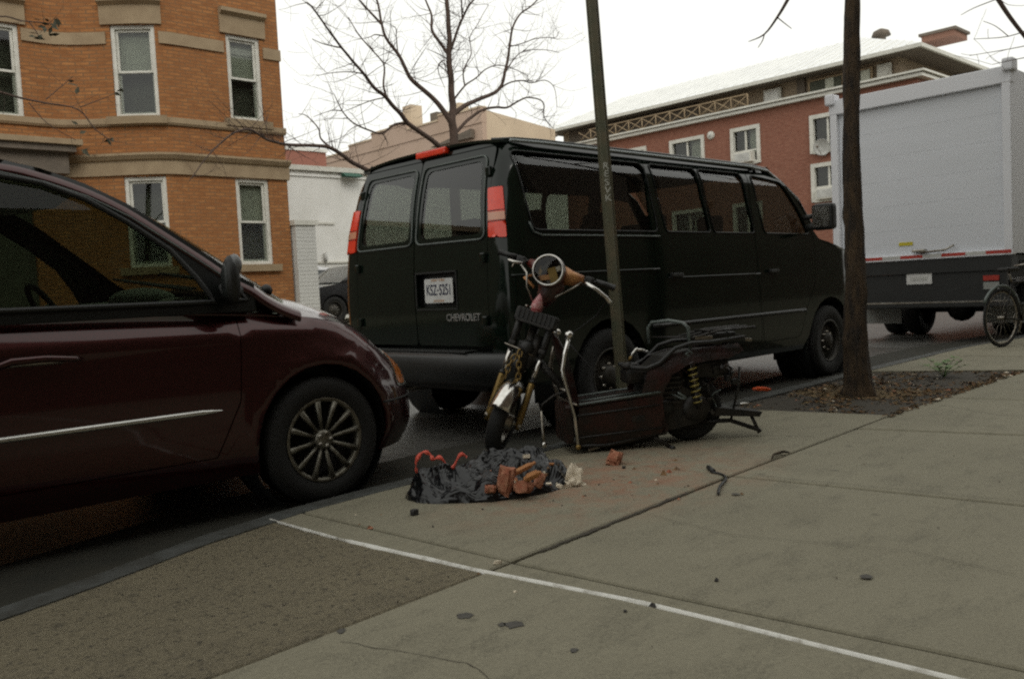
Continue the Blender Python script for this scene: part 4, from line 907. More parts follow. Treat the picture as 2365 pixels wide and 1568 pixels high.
# ------------------------------------------------------------ burgundy minivan in the foreground
def make_minivan():
    V = thing('minivan', 'dark red minivan close by with its nose behind the black van', 'minivan', (3.3, 4.97, 0))
    zs = smooth_tab([(-5.1, 1.07), (-3.0, 1.08), (-2.4, 1.07), (-1.7, 1.045), (-1.3, 1.02), (-1.05, .995), (-.83, .955), (-.6, .865), (-.45, .785), (-.30, .72), (-.1, .66)])
    hc = smooth_tab([(-1.45, 1.17), (-1.2, 1.155), (-.9, 1.115), (-.7, 1.06), (-.5, .985), (-.3, .88), (-.2, .81), (-.12, .72)])
    # plan outline: straight side, then a superellipse round the nose; s = arc length from the tip of the straight part
    plan = [(-5.05, 1.0), (-.80, 1.0)]
    arc = []
    for i in range(41):
        t = i/40*math.pi/2; y = math.cos(t)**(2/3.0); x = -.80+.68*math.sin(t)**(2/2.6); arc.append((x, y))
    cur = [(-5.05, 1.0)]+arc; S_ = [0.]
    for a, c in zip(cur, cur[1:]): S_.append(S_[-1]+math.dist(a, c))
    cx_ = np.array([p[0] for p in cur]); cy_ = np.array([p[1] for p in cur]); cs = np.array(S_); s0 = S_[1]; sE = S_[-1]
    def plan_at(s): return float(np.interp(s, cs, cx_)), float(np.interp(s, cs, cy_))
    prof = smooth_tab([(0, .055), (.12, .02), (.35, 0), (.62, .0), (.80, .015), (.92, .05), (1, .10)])
    ZB = .22
    def P(s, z, sd=-1, off=0):
        x, y = plan_at(s); xa, ya = plan_at(s-.03); xb, yb = plan_at(min(s+.03, sE+.0)); d = Vector((xb-xa, yb-ya)); d.normalize(); nrm = Vector((-d.y, d.x)) if True else 0
        if nrm.y < 0 and s < s0+.3: nrm = -nrm
        zt = zs(x); t = (z-ZB)/(zt-ZB); ins = prof(min(1.05, max(-.05, t)))-off
        nose = max(0, min(1, (s-s0)/(sE-s0))); ins += nose*(.10*max(0, t-.55)**1.2*2-.03*math.exp(-((t-.3)/.18)**2))
        # character crease along the flank
        ins += -.012*math.exp(-((z-.90)/.035)**2)*(x < -.7)+.0
        # flared arch
        rr = math.hypot(x+.96, z-.35); ins -= .022*math.exp(-((rr-.41)/.05)**2)*(z > .2)
        q = Vector((x, y))-nrm*ins; return (q.x, -q.y if sd < 0 else q.y, z)
    def sx(x): return x+5.05
    def arc_(c, rad, z0=ZB):
        th = math.asin((z0-.35)/rad); return [(sx(c)+rad*math.cos(math.pi-th-(math.pi-2*th)*i/14), .35+rad*math.sin(math.pi-th-(math.pi-2*th)*i/14)) for i in range(15)]
    def top(s): return zs(plan_at(s)[0])-.004
    st = [s0+(sE-s0)*i/24 for i in range(25)]
    hl = [s0+.30, s0+.62]          # head lamp span along the plan
    def skinside(sd):
        fl = sd > 0
        out = [(0, ZB)]+arc_(-4.0, .385)+arc_(-.96, .385)+[(sE-.0, ZB)]
        out += [(s, top(s)) for s in reversed(st)]+[(sx(x), top(sx(x))) for x in (-1.0, -1.3, -1.7, -2.4, -3, -4, -5.05)]
        door = [(sx(-2.75), .34), (sx(-1.55), .34), (sx(-1.42), .60), (sx(-1.38), 1.02), (sx(-1.5), top(sx(-1.5))-.012), (sx(-2.75), top(sx(-2.75))-.012)]
        lamp = [(s0+.36, .56), (s0+.52, .55), (s0+.94, .58), (s0+.94, .69), (s0+.62, .73), (s0+.36, .78)]
        lamp = roundpoly(lamp, .03)
        dh = [(x, z) for x, z in door]
        F = lambda u, v: P(u, v, sd)
        skin('body_side', F, out, 'mpaint', V, holes=[exp2(dh, .005), lamp], step=.06, th=.02, flip=fl)
        o = skin('front_door', F, dh, 'mpaint', V, step=.06, th=.02, flip=fl)
        h = MB(); hp = [P(sx(x), z, sd, .045) for x, z in ((-2.46, .86), (-2.40, .88), (-2.28, .882), (-2.16, .872))]; h.tube([P(sx(-2.47), .855, sd)]+hp+[P(sx(-2.12), .865, sd)], [.012, .016, .017, .016, .013, .010], 'mpaint', 8)
        h.build('handle', o)
        h = MB(); h.tube([P(sx(x), .865, sd, .003) for x in (-2.42, -2.3, -2.2)], .012, 'dullchrome', 8); h.build('handle', o)
        hL = lambda u, v: P(u, v, sd, .006)
        lo = skin('headlight', hL, lamp, 'headlens', V, step=.04, th=.03, flip=fl)
        skin('turn_signal', lambda u, v: P(u, v, sd, .010), roundpoly([(s0+.365, .575), (s0+.47, .565), (s0+.50, .66), (s0+.45, .745), (s0+.37, .765)], .03), 'amber', lo, step=.03, th=.01, flip=fl)
        # bright moulding along the flank
        m_ = MB(); vs = []; n = 30
        for i in range(n+1):
            x = -2.95+(1.43)*i/n; zc = .565; hh = .013*min(1, (n-i)/2+.2)
            for z, o_ in ((zc-hh, .002), (zc-hh*.6, .014), (zc+hh*.6, .014), (zc+hh, .002)): vs.append(P(sx(x), z, sd, o_))
        m_.add(vs, [(4*i+k, 4*i+k+1, 4*i+k+5, 4*i+k+4) for i in range(n) for k in range(3)], 'mould', True); m_.build('side_moulding', V)
        m_ = MB(); m_.tube([P(sx(x), top(sx(x))-.006, sd, -.006) for x in [-4.8+.1*i for i in range(38)]], .014, 'mpaint', 8); m_.build('shoulder_line', V)
        # bumper seam and moulding at the nose corner
        m_ = MB(); m_.tube([P(s, .49+.0*s, sd, .004) for s in [s0+.20+(sE-s0-.2)*i/16 for i in range(17)]], .006, 'vantrim', 6); m_.build('bumper_seam', V)
        for cx in (-4.0, -.96):
            m_ = MB(); m_.lathe([(.40, sd*.70), (.40, sd*.955)], 'vantrim', 28, (cx, 0, .35)); m_.box2((cx-.39, sd*.68, .2), (cx+.39, sd*.70, .76), 'vantrim'); m_.build('wheel_well', V)
            wheel(V, (cx, sd*.885, .335), .335, .21, .222, 'alloy', sd)
    def exp2(poly, g):
        c = Vector((sum(p[0] for p in poly)/len(poly), sum(p[1] for p in poly)/len(poly))); return [(p[0]+g*(1 if p[0] > c.x else -1), p[1]+g*(1 if p[1] > c.y else -1)) for p in poly]
    # greenhouse in the tumblehome surface
    TH = smooth_tab([(1.0, .0), (1.1, .025), (1.35, .105), (1.6, .20), (1.78, .30)])
    def Gs(x, z, sd=-1, off=0): return (x, sd*(.985-TH(z)+off-.10*max(0, x+1.55)**1.3), z)
    TOP = [(-1.16, 1.075), (-1.269, 1.162), (-1.352, 1.208), (-1.463, 1.295), (-1.644, 1.432), (-1.815, 1.558), (-1.984, 1.65), (-2.15, 1.712), (-2.312, 1.748), (-2.7, 1.775), (-3.4, 1.785), (-4.3, 1.765), (-4.8, 1.72), (-4.98, 1.45), (-5.05, 1.06)]
    for sd in (-1, 1):
        skinside(sd); fl = sd > 0
        gl = [(-1.50, 1.082), (-1.565, 1.200), (-1.663, 1.335), (-1.832, 1.468), (-1.997, 1.574), (-2.161, 1.640), (-2.324, 1.668), (-2.72, 1.692), (-2.72, 1.088)]
        gl2 = [(-2.84, 1.088), (-2.84, 1.695), (-3.6, 1.70), (-3.9, 1.69), (-3.9, 1.088)]; gl3 = [(-4.0, 1.088), (-4.0, 1.685), (-4.6, 1.65), (-4.85, 1.12), (-4.83, 1.088)]
        qt = [(-1.33, 1.085), (-1.36, 1.125), (-1.43, 1.178), (-1.455, 1.15), (-1.435, 1.085)]
        F = lambda u, v: Gs(u, v, sd)
        skin('cabin_frame', F, [(-1.29, 1.03)]+TOP[1:]+[(-5.05, 1.03)], 'cabtrim', V, holes=[roundpoly(p, .03) for p in (gl, gl2, gl3)]+[qt], step=.07, th=.010, flip=fl)
        for g_ in (gl, gl2, gl3, qt):
            o = skin('side_window', lambda u, v: Gs(u, v, sd, -.012), g_, 'mglass', V, step=.12, th=.004, flip=fl)
            m_ = MB(); m_.tube([Gs(x, z, sd, .002) for x, z in resample(g_, .06)], .013, 'vantrim', 6, closed=True); m_.build('window_seal', o)
        m_ = MB(); TP = [Vector(p) for p in catmull([(-1.02, 1.02, 0), (-1.12, 1.06, 0), (-1.20, 1.108, 0)]+[(x, z, 0) for x, z in TOP[1:13]], 4)]; pr = [(.0, -.066), (-.008, -.060), (-.002, -.045), (.004, -.026), (.018, -.008), (.045, .004), (.09, .010), (.15, .012)]; vs = []
        for i, p in enumerate(TP):
            d_ = TP[min(i+1, len(TP)-1)]-TP[max(0, i-1)]; nu = Vector((-d_.y, d_.x)).normalized(); nu = nu if nu.y > 0 else -nu
            for iny, uu in pr: X_, Z_ = p.x+nu.x*uu, p.y+nu.y*uu; g_ = Gs(X_, min(Z_, p.y+.0), sd, .007 if uu > -.062 else -.004); vs.append((X_, g_[1]-sd*max(0, iny), Z_))
        k = len(pr); m_.add(vs, [(a_*k+b2, a_*k+b2+1, (a_+1)*k+b2+1, (a_+1)*k+b2) for a_ in range(len(TP)-1) for b2 in range(k-1)], 'mpaint', True)
        m_.tube([Gs(x, z-.066, sd, .006) for x, z in TOP[2:13]], .005, 'gasket', 6)
        m_.build('roof_rail', V)
        wm = bpy.data.objects.new('wing_mirror', None); link(wm, V); wm.location = (-1.42, sd*.93, 1.12)
        m_ = MB(); m_.ball((-.02, sd*.10, .065), .100, 'blackpl', 20, (.42, .55, 1.15), .05); m_.ball((.0, sd*.105, .135), .055, 'mirrorcap', 14, (.62, .8, .95)); m_.tube([(0, 0, -.02), (.02, sd*.08, .02)], [.05, .035], 'blackpl'); m_.build('mirror_housing', wm)
        m_ = MB(); m_.ball((-.042, sd*.10, .06), .080, 'darkmirror', 16, (.3, .50, 1.1)); m_.build('mirror_glass', wm)
    def roof(u, v):   # u = x, v = -1..1
        zt = interp([(a, b_) for a, b_ in reversed(TOP[4:13])], u); y = .985-TH(zt); return (u, v*y, zt+.05*(1-abs(v)**2.5)-.0)
    skin('roof', roof, [(-4.8, -1), (-2.0, -1), (-1.92, -.5), (-1.88, 0), (-1.92, .5), (-2.0, 1), (-4.8, 1)], 'mpaint', V, step=.15, th=.03)
    def ws(u, v):     # u = -1..1, v 0 roof .. 1 cowl
        x = interp([(0, -2.15), (.25, -1.93), (.5, -1.68), (.75, -1.41), (1, -1.13)], v); z = interp([(0, 1.715), (.25, 1.62), (.5, 1.46), (.75, 1.26), (1, 1.05)], v); y = .985-TH(z)-.02-.10*max(0, x+1.55)**1.3
        bow = (1-abs(u)**2.2); return (x+bow*(.14+.16*v), u*y, z+bow*.045)
    skin('windscreen', ws, [(-1, 0), (-1, 1), (1, 1), (1, 0)], 'mglass', V, step=.12, th=.004, flip=True)
    # bonnet
    def bonnet(s, q):    # s along nose plan / side, q 0 = edge .. 1 = centre line
        p = Vector(P(s, zs(plan_at(s)[0])-.006)); 
        return p
    def ye(x):
        i = 0
        lo, hi = s0-.8, sE
        for _ in range(30):
            m_ = (lo+hi)/2
            if P(m_, top(m_))[0] < x: lo = m_
            else: hi = m_
        return abs(P(lo, top(lo))[1])
    tabx = [-1.35+.05*i for i in range(23)]+[-.235, -.215]; tab = [(x, max(.08, ye(x)) if x < -.235 else ye(x)) for x in tabx]
    fye = lambda x: interp(tab, x)
    xn = P(sE, top(sE))[0]
    def bon(u, v):   # v -1..1 across
        x = u; e = fye(x); base = zs_edge(x, v); return (x, v*e, base)
    def zedge(x):
        lo, hi = s0-.9, sE
        for _ in range(30):
            m_ = (lo+hi)/2
            if P(m_, top(m_))[0] < x: lo = m_
            else: hi = m_
        return top(lo)
    tz = [(x, zedge(x)) for x in tabx]
    def zs_edge(x, v): a = interp(tz, x); c = hc(x-.0); return a+max(0, c-a)*(1-abs(v)**2.6)+(.0)
    skin('bonnet', bon, [(-1.33, -1), (-.22, -1), (-.22, 1), (-1.33, 1)], 'mpaint', V, step=.06, th=.02)
    m_ = MB(); m_.box2((-1.42, -.80, 1.04), (-1.10, .80, 1.09), 'blackpl'); m_.build('cowl', V)
    for y0 in (-.62, .15):
        m_ = MB(); m_.tube([(-1.10, y0-.1, 1.125), (-1.16, y0-.02, 1.165), (-1.34, y0+.52, 1.245)], .011, 'blackpl', 6); m_.ball((-1.10, y0-.1, 1.13), .035, 'blackpl', 8); m_.tube([(-1.12, y0-.03, 1.17), (-1.36, y0+.66, 1.262)], .008, 'vantrim', 5); m_.build('wiper', V)
    m_ = MB(); m_.box((-.235, 0, .60), (.10, 1.0, .14), 'vantrim', bev=.02)
    for k in range(4): m_.box((-.18, 0, .555+k*.03), (.03, .96, .008), 'chrome')
    m_.build('grille', V)
    m_ = MB(); m_.box2((-4.9, -.66, .24), (-.5, .66, .34), 'vantrim'); m_.box2((-3.55, -.93, .23), (-1.40, .93, .33), 'vantrim'); m_.box2((-.6, -.68, .20), (-.32, .68, .40), 'vantrim'); m_.build('underbody', V)
    # cabin: floor, dashboard, wheel, seats
    m_ = MB(); m_.box2((-4.8, -.9, .40), (-1.3, .9, .44), 'cabin'); m_.build('floor_pan', V)
    m_ = MB(); m_.prism(roundpoly([(-1.22, .6), (-1.22, 1.09), (-1.62, 1.12), (-1.78, 1.02), (-1.72, .6)], .08), -.84, .84, 'dash', 'y'); m_.ball((-1.64, -.42, 1.11), .13, 'dash', 16, (1.2, 1.6, .5)); m_.build('dashboard', V)
    m_ = MB(); c = Vector((-1.86, .40, 1.06)); pts = [c+Vector((-.09*math.sin(a), .185*math.cos(a), .165*math.sin(a))) for a in [2*math.pi*i/24 for i in range(24)]]
    m_.tube(pts, .016, 'cabin', 8, closed=True); m_.tube([c, c+Vector((.25, 0, -.08))], .03, 'cabin'); m_.ball(c, .06, 'dash', 12, (.5, 1.2, 1)); m_.build('steering_wheel', V)
    for x in (-2.55, -3.5):
        for y in (-.42, .42):
            m_ = MB(); m_.box((x+.12, y, .68), (.52, .50, .18), 'cabin', bev=.06); m_.box((x-.18, y, 1.0), (.16, .50, .64), 'cabin', bev=.07, rot=Matrix.Rotation(R(-14), 3, 'Y')); m_.box((x-.27, y, 1.42), (.10, .27, .18), 'cabin', bev=.045); m_.box2((x-.1, y-.18, .44), (x+.3, y+.18, .6), 'cabin'); m_.build('seat', V)
    m_ = MB(); m_.box2((-4.7, -.60, 1.66), (-2.35, .60, 1.672), 'cabin'); m_.build('headliner', V)
    m_ = MB(); m_.box((-5.03, 0, .62), (.10, 1.8, .80), 'mpaint', bev=.05); m_.box((-5.0, 0, 1.4), (.05, 1.35, .55), 'carglass', bev=.02); m_.build('tailgate', V)
make_minivan()

# ------------------------------------------------------------ stripped, burnt motor scooter
def make_scooter():
    V = thing('motor_scooter', 'burnt red motor scooter with missing seat parked between the bin bag and the sign post', 'scooter', (3.54, 3.91, PV), math.atan2(.56, -.83))
    rk, st = R(21.5), R(68)
    ax = Vector((-math.sin(rk), 0, math.cos(rk))); fx = Vector((math.cos(rk), 0, math.sin(rk))); ly = Vector((0, 1, 0))
    MS = Matrix((fx, ly, ax)).transposed().to_4x4(); MS.translation = Vector((0, 0, .215)); MS = MS @ Matrix.Rotation(st, 4, 'Z')
    def sb(): b = MB(); b.T = MS; return b
    # front wheel
    w = bpy.data.objects.new('front_wheel', None); link(w, V)
    b = sb(); b.lathe([(.145, -.045), (.175, -.05), (.203, -.035), (.212, 0), (.203, .035), (.175, .05), (.145, .045)], 'tyre', 36); b.build('tyre', w)
    b = sb(); b.lathe([(.148, -.04), (.12, -.03), (.11, -.01), (.05, -.02), (.045, -.06), (.02, -.065), (.02, .065), (.045, .06), (.05, .02), (.11, .01), (.12, .03), (.148, .04)], 'dullchrome', 28, close=True); b.build('rim', w)
    b = sb(); b.tube([(0, -.10, 0), (0, .10, 0)], .012, 'dullchrome'); b.ball((0, .105, 0), .022, 'dullchrome', 8); b.ball((0, -.105, 0), .022, 'dullchrome', 8); b.build('axle', w)
    # mudguard: arched shell over the top and front
    b = sb(); vs = []; fs = []; n, k = 22, 9
    for i in range(n+1):
        a = R(18+100*i/n)
        for j in range(k):
            t = -1+2*j/(k-1); rr = .268-.062*abs(t)**2.2; vs.append((rr*math.cos(a), t*.070, rr*math.sin(a)))
    for i in range(n):
        for j in range(k-1): q = i*k+j; fs.append((q, q+1, q+k+1, q+k))
    b.add(vs, fs, 'chrome', True); o = b.build('front_mudguard', V); md = o.modifiers.new('thick', 'SOLIDIFY'); md.thickness = .004
    for sd in (-1, 1):
        y = sd*.098
        b = sb(); b.tube([(0, y, -.03), (0, y, .02), (0, y, .26), (0, y, .27)], [.016, .023, .021, .019], 'brass', 12); b.build('fork_slider', V)
        b = sb(); b.tube([(0, y, .27), (0, y, .275), (0, y, .29)], [.02, .024, .022], 'blackpl', 12); b.tube([(0, y, .29), (0, y, .43)], .0145, 'chrome', 12); b.build('fork_stanchion', V)
        b = sb(); b.tube([(0, y, .43), (0, y, .435), (0, y, .60), (0, y, .62)], [.015, .023, .024, .018], 'blackpl', 12); b.box((0, y, .47), (.05, .045, .03), 'black', bev=.008); b.build('fork_cover', V)
    b = sb(); b.box((-.005, 0, .655), (.085, .27, .085), 'black', bev=.014)
    for k_ in range(9): b.box((.040, -.112+.028*k_, .655), (.008, .012, .075), 'blackpl')
    b.box((.02, 0, .615), (.10, .23, .018), 'black', bev=.004); b.tube([(.03, -.08, .70), (.035, -.08, .715)], .008, 'dullchrome', 6); b.tube([(.03, -.05, .70), (.035, -.05, .715)], .008, 'dullchrome', 6); b.build('fork_crown', V)
    b = sb(); b.tube([(.01, -.02, .695), (.02, -.02, .74), (.02, -.01, .79), (.01, 0, .84)], [.038, .036, .024, .034], 'pink', 14); b.build('steering_neck', V)
    b = sb(); b.tube([(-.0, 0, .30), (-.03, 0, .62)], .03, 'black', 10); b.box((-.02, 0, .44), (.05, .13, .12), 'black', bev=.012); b.lathe([(.042, .0), (.045, .015), (.02, .028), (0, .03)], 'blackpl', 18, (.02, .0, .47), 'x'); b.tube([(.02, -.14, .45), (.02, -.04, .445), (.02, .05, .43)], .006, 'dullchrome', 6); b.build('steering_column', V)
    # headlamp and shell
    b = sb(); b.lathe([(.088, .115), (.097, .10), (.100, .06), (.094, .0), (.078, -.06), (.05, -.11), (0, -.13)], 'scred', 28, (.02, 0, .945), 'x'); b.build('headlight_shell', V)
    hl = bpy.data.objects.new('headlight', None); link(hl, V)
    b = sb(); b.lathe([(.086, .127), (.091, .131), (.097, .124), (.097, .116), (.090, .110)], 'chrome', 32, (.02, 0, .945), 'x'); b.build('headlight_rim', hl)
    b = sb(); b.lathe([(.086, .124), (.07, .05), (.04, .01), (0, 0)], 'black', 24, (.02, 0, .945), 'x'); b.ball((.06, 0, .945), .018, 'chrome', 8); b.box((.085, -.02, .90), (.004, .08, .03), 'scorange', rot=Matrix.Rotation(.4, 3, 'X')); b.box((.092, .045, .975), (.004, .03, .035), 'dullchrome', rot=Matrix.Rotation(-.9, 3, 'X')); b.box((.088, -.055, .935), (.004, .02, .05), 'brass'); b.box((.10, .03, .93), (.004, .05, .09), 'brass', rot=Matrix.Rotation(.6, 3, 'X')); b.box((.09, -.03, .97), (.004, .03, .07), 'black', rot=Matrix.Rotation(-.5, 3, 'X')); b.build('reflector', hl)  # small coloured bits in the bowl stand in for warm reflections
    b = sb(); b.lathe([(.083, .126), (.05, .138), (0, .142)], glassy('headlamp_glass', (.80, .80, .76), boost=.6), 28, (.02, 0, .945), 'x'); b.build('lens', hl)
    # lower shell: tapers from the lamp down to the neck, and the two arms
    b = sb()
    for pr, rr in (([(.0, 0, .945), (-.015, .02, .87), (-.01, .01, .80), (0, 0, .745)], [.088, .082, .062, .038]),): b.tube(pr, rr, 'scred', 16)
    b.tube([(-.03, .0, .955), (-.045, -.10, .965), (-.06, -.17, .975)], [.075, .045, .026], 'scred', 14); b.build('lower_shell', V)
    b = sb(); b.tube([(-.02, .06, .955), (-.03, .12, .955), (-.05, .19, .965)], [.062, .047, .030], 'scorange', 14); b.build('handlebar_shell', V, 'bare orange shell of the handlebar')
    b = sb(); b.tube([(-.06, -.16, .975), (-.075, -.24, .985), (-.095, -.38, .99)], .012, 'black', 8); b.tube([(-.05, .18, .965), (-.07, .24, .975), (-.095, .38, .975)], .012, 'black', 8)
    for sd in (-1, 1): b.box((-.06, sd*.225, .978), (.05, .055, .045), 'blackpl', bev=.012); b.box((-.045, sd*.20, .955), (.035, .03, .05), 'black', bev=.01)
    b.build('handlebar', V)
    for sd in (-1, 1):
        b = sb(); b.tube([(-.076, sd*.262, .985), (-.085, sd*.33, .986), (-.096, sd*.38, .985), (-.097, sd*.385, .985)], [.0175, .016, .0175, .021], 'blackpl', 12); b.build('grip', V)
    b = sb(); b.tube([(-.02, .205, .955), (.005, .235, .945), (.0, .30, .93), (-.02, .36, .905), (-.035, .395, .88)], [.010, .013, .012, .012, .015], 'chrome', 10); b.build('brake_lever', V)
    b = sb(); b.tube([(-.02, -.205, .955), (.0, -.245, .945), (.0, -.29, .948)], [.010, .011, .009], 'chrome', 8); b.tube([(.0, -.245, .945), (.01, -.25, .91)], .006, 'dullchrome', 6); b.build('brake_lever', V)
    b = MB()
    def S3(p): return MS @ Vector(p)
    b.tube([S3((-.02, .19, .95)), S3((.02, .16, .90)), S3((.03, .10, .84)), S3((.0, .03, .78)), S3((-.05, .0, .66))], .0055, 'dullchrome', 6)
    b.tube([S3((-.02, .21, .96)), S3((-.2, .35, .93)), S3((-.32, .30, .80)), S3((-.34, .15, .60)), Vector((-.62, .06, .42))], .005, 'blackpl', 6)
    b.tube([S3((.01, -.2, .94)), S3((.05, -.14, .90)), S3((.06, -.11, .82)), S3((.03, -.06, .75))], .006, 'dullchrome', 6); b.tube([S3((-.02, -.12, .90)), S3((.02, -.15, .87)), S3((.04, -.07, .83))], .010, 'scorange', 6); b.build('control_cable', V)
    # frame: steering head, leg shield, floor, crash bars
    b = MB(); b.tube([(-.25, 0, .72), (-.17, 0, .52)], .034, 'black', 12); b.tube([(-.20, 0, .60), (-.36, 0, .42), (-.46, 0, .27), (-.9, 0, .25), (-1.05, 0, .50), (-1.45, 0, .56)], .026, 'black', 10); b.build('frame_tube', V)
    def shield(u, v):   # v height, u half width
        x = interp([(.14, -.43), (.30, -.405), (.50, -.37), (.66, -.33), (.74, -.315)], v); wd_ = interp([(.14, .13), (.40, .12), (.60, .115), (.72, .08)], v); return (x-.045*u*u, u*wd_, v)
    sk = skin('leg_shield', shield, [(-1, .22), (1, .22), (1, .62), (.8, .70), (.3, .735), (-.3, .735), (-.8, .70), (-1, .62)], 'scdark', V, step=.08, th=.006, flip=False)
    for sd in (-1, 1):
        y = sd*.165
        b = MB(); b.tube([(-.395, y, .705), (-.365, y, .60), (-.345, y*1.05, .515), (-.36, y*1.1, .43), (-.405, y*1.1, .23), (-.42, y*1.1, .05), (-.425, y*.9, .03)], [.012, .013, .013, .012, .011, .010, .010], 'chrome' if sd > 0 else 'dullchrome', 10); b.ball((-.397, y, .722), .026, 'chrome', 14); b.ball((-.42, y*1.1, .045), .018, 'brass', 10)
        b.build('crash_bar', V)
    b = MB(); b.ball((-.20, -.02, .70), .026, 'chrome', 14); b.tube([(-.20, -.02, .69), (-.17, -.02, .60), (-.15, -.02, .52)], [.010, .014, .011], 'chrome', 10); b.ball((-.148, -.02, .51), .014, 'chrome', 8); b.build('damper_rod', V)
    b = MB(); b.tube([(-.40, .12, .385), (-.30, .12, .36), (-.225, .12, .31), (-.215, .12, .27)], .007, 'black', 8); b.tube([(-.215, .12, .27), (-.22, .12, .13), (-.222, .12, .075)], [.008, .01, .012], 'dullchrome', 8); b.ball((-.222, .12, .065), .02, 'chrome', 10); b.build('stay_rod', V)
    b = MB(); b.tube([(-.36, -.17, .385), (-.37, .17, .385)], .008, 'dullchrome', 8); b.tube([(-.40, -.19, .30), (-.42, .19, .30)], .007, 'dullchrome', 8); b.build('cross_bar', V)
    b = MB(); b.prism(roundpoly([(-.43, .285), (-.95, .325), (-.95, .335), (-.43, .297)], .004), -.17, .17, 'scdark', 'y')
    for y in (-.17, .17, .05): b.tube([(-.44, y, .30), (-.95, y, .34)], .008, 'gasket', 8)
    b.build('floorboard', V)
    for sd in (-1, 1):
        o = skin('side_panel', lambda u, v: (u, sd*(.165+.012*math.cos((v-.2)*12)-.03*max(0, .1-v)), v), [(-.40, .06), (-.44, .28), (-.95, .32), (-.98, .10), (-.80, .055), (-.44, .045)], 'scdark', V, step=.05, th=.006, flip=(sd < 0))
    b = MB(); b.tube([(-.42, .183, .235), (-.94, .182, .265)], .006, 'black', 6); b.tube([(-.42, .180, .10), (-.95, .182, .125)], .006, 'black', 6); b.tube([(-.41, .165, .05), (-.6, .17, .04), (-.98, .165, .09)], .012, 'black', 6); b.box((-.80, .182, .19), (.08, .012, .035), 'black', bev=.004); b.build('panel_trim', V)
    b = MB(); b.box((-.68, 0, .17), (.46, .26, .20), 'black', bev=.03); b.tube([(-.42, .10, .05), (-.50, .13, .035), (-.62, .13, .04), (-.72, .10, .03), (-.95, .10, .05)], [.018, .022, .02, .016, .014], 'black', 8); b.box((-.55, .13, .03), (.13, .04, .02), 'dullchrome', bev=.008, rot=Matrix.Rotation(.3, 3, 'Y')); b.prism(roundpoly([(-.17, .06), (.17, .06), (.16, .30), (-.16, .30)], .03), -.40, -.36, 'scdark', 'x'); b.build('battery_tray', V)
    # rear body
    def cowl(sd):
        def F(u, v): return (u, sd*(.185-.09*max(0, (v-.36)/.26)**2-.05*max(0, (-.95-u-.35)/.3)**2*0-.06*((u+1.18)/.42)**2), v)
        a0 = [( -1.20+.20*math.cos(R(a)), .25+.20*math.sin(R(a))) for a in range(-30, 190, 14)]
        return F, [(-.99, .10), (-.90, .09), (-.84, .34), (-.88, .46), (-.98, .545), (-1.10, .575), (-1.30, .59), (-1.50, .60), (-1.53, .555), (-1.42, .515), (-1.28, .51), (-1.14, .495), (-1.03, .44), (-.965, .33), (-.965, .2)]
    for sd in (-1, 1):
        F, po = cowl(sd); skin('rear_cowl', F, po, 'scdark', V, step=.045, th=.006, flip=(sd < 0))
    b = MB(); b.prism([(-.86, .32), (-.90, .47), (-1.0, .55), (-1.12, .575), (-1.5, .58), (-1.5, .555), (-1.12, .55), (-1.0, .52), (-.92, .45), (-.88, .32)], -.11, .11, 'black', 'y'); b.build('seat_base', V)
    for sd in (-1, 1):
        b = MB(); b.tube([(-.78, sd*.13, .50), (-.88, sd*.14, .485), (-.96, sd*.15, .515), (-1.06, sd*.16, .60), (-1.16, sd*.16, .625), (-1.30, sd*.15, .625), (-1.52, sd*.13, .64)], .014, 'blackpl', 10); b.build('seat_rail', V)
    b = MB(); b.tube([(-.985, -.11, .62), (-.98, -.11, .72), (-1.0, -.09, .755), (-1.08, 0, .765), (-1.14, .09, .75), (-1.165, .11, .72), (-1.175, .11, .58)], .011, 'gasket', 10); b.tube([(-1.0, -.1, .66), (-1.17, .1, .66)], .007, 'black', 6); b.build('grab_rail', V)
    b = MB()
    for sd in (-.12, .0, .12): b.tube([(-1.18, sd, .655), (-1.36, sd, .69), (-1.60, sd, .70)], .008, 'black', 8)
    for x_ in (-1.3, -1.45, -1.6): b.tube([(x_, -.13, .685), (x_, .13, .695)], .008, 'black', 8)
    b.box((-1.42, 0, .66), (.16, .12, .03), 'blackpl', bev=.01); b.build('luggage_rack', V)
    b = MB(); b.prism(roundpoly([(-.90, .12), (-1.0, .09), (-1.24, .13), (-1.30, .22), (-1.22, .31), (-1.02, .40), (-.90, .38)], .04), .07, .12, 'black', 'y'); b.lathe([(.085, .118), (.08, .135), (.03, .14), (0, .14)], 'black', 18, (-1.19, 0, .22)); b.lathe([(.06, .118), (.055, .14), (0, .142)], 'blackpl', 16, (-.99, 0, .24))
    b.box((-1.0, .0, .36), (.26, .22, .20), 'black', bev=.03); b.box((-.84, .02, .44), (.16, .16, .10), 'black', bev=.03); b.ball((-.80, .05, .50), .05, 'black', 12, (1.3, 1, .5), .4); b.box((-1.30, .02, .46), (.26, .18, .12), 'black', bev=.03)
    for k_ in range(6): b.box((-.98, .02, .27+.03*k_), (.22, .25, .012), 'black')
    re_ = random.Random(17)
    for k_ in range(16):
        x0, z0_ = re_.uniform(-1.40, -.90), re_.uniform(.30, .54); P_ = [Vector((x0, re_.uniform(.05, .16), z0_))]
        for _ in range(4): P_.append(P_[-1]+Vector((re_.uniform(-.07, .05), re_.uniform(-.03, .03), re_.uniform(-.06, .045))))
        b.tube(catmull(P_, 3), re_.uniform(.004, .009), re_.choice(['black', 'blackpl', 'gasket', 'scdark']), 6)
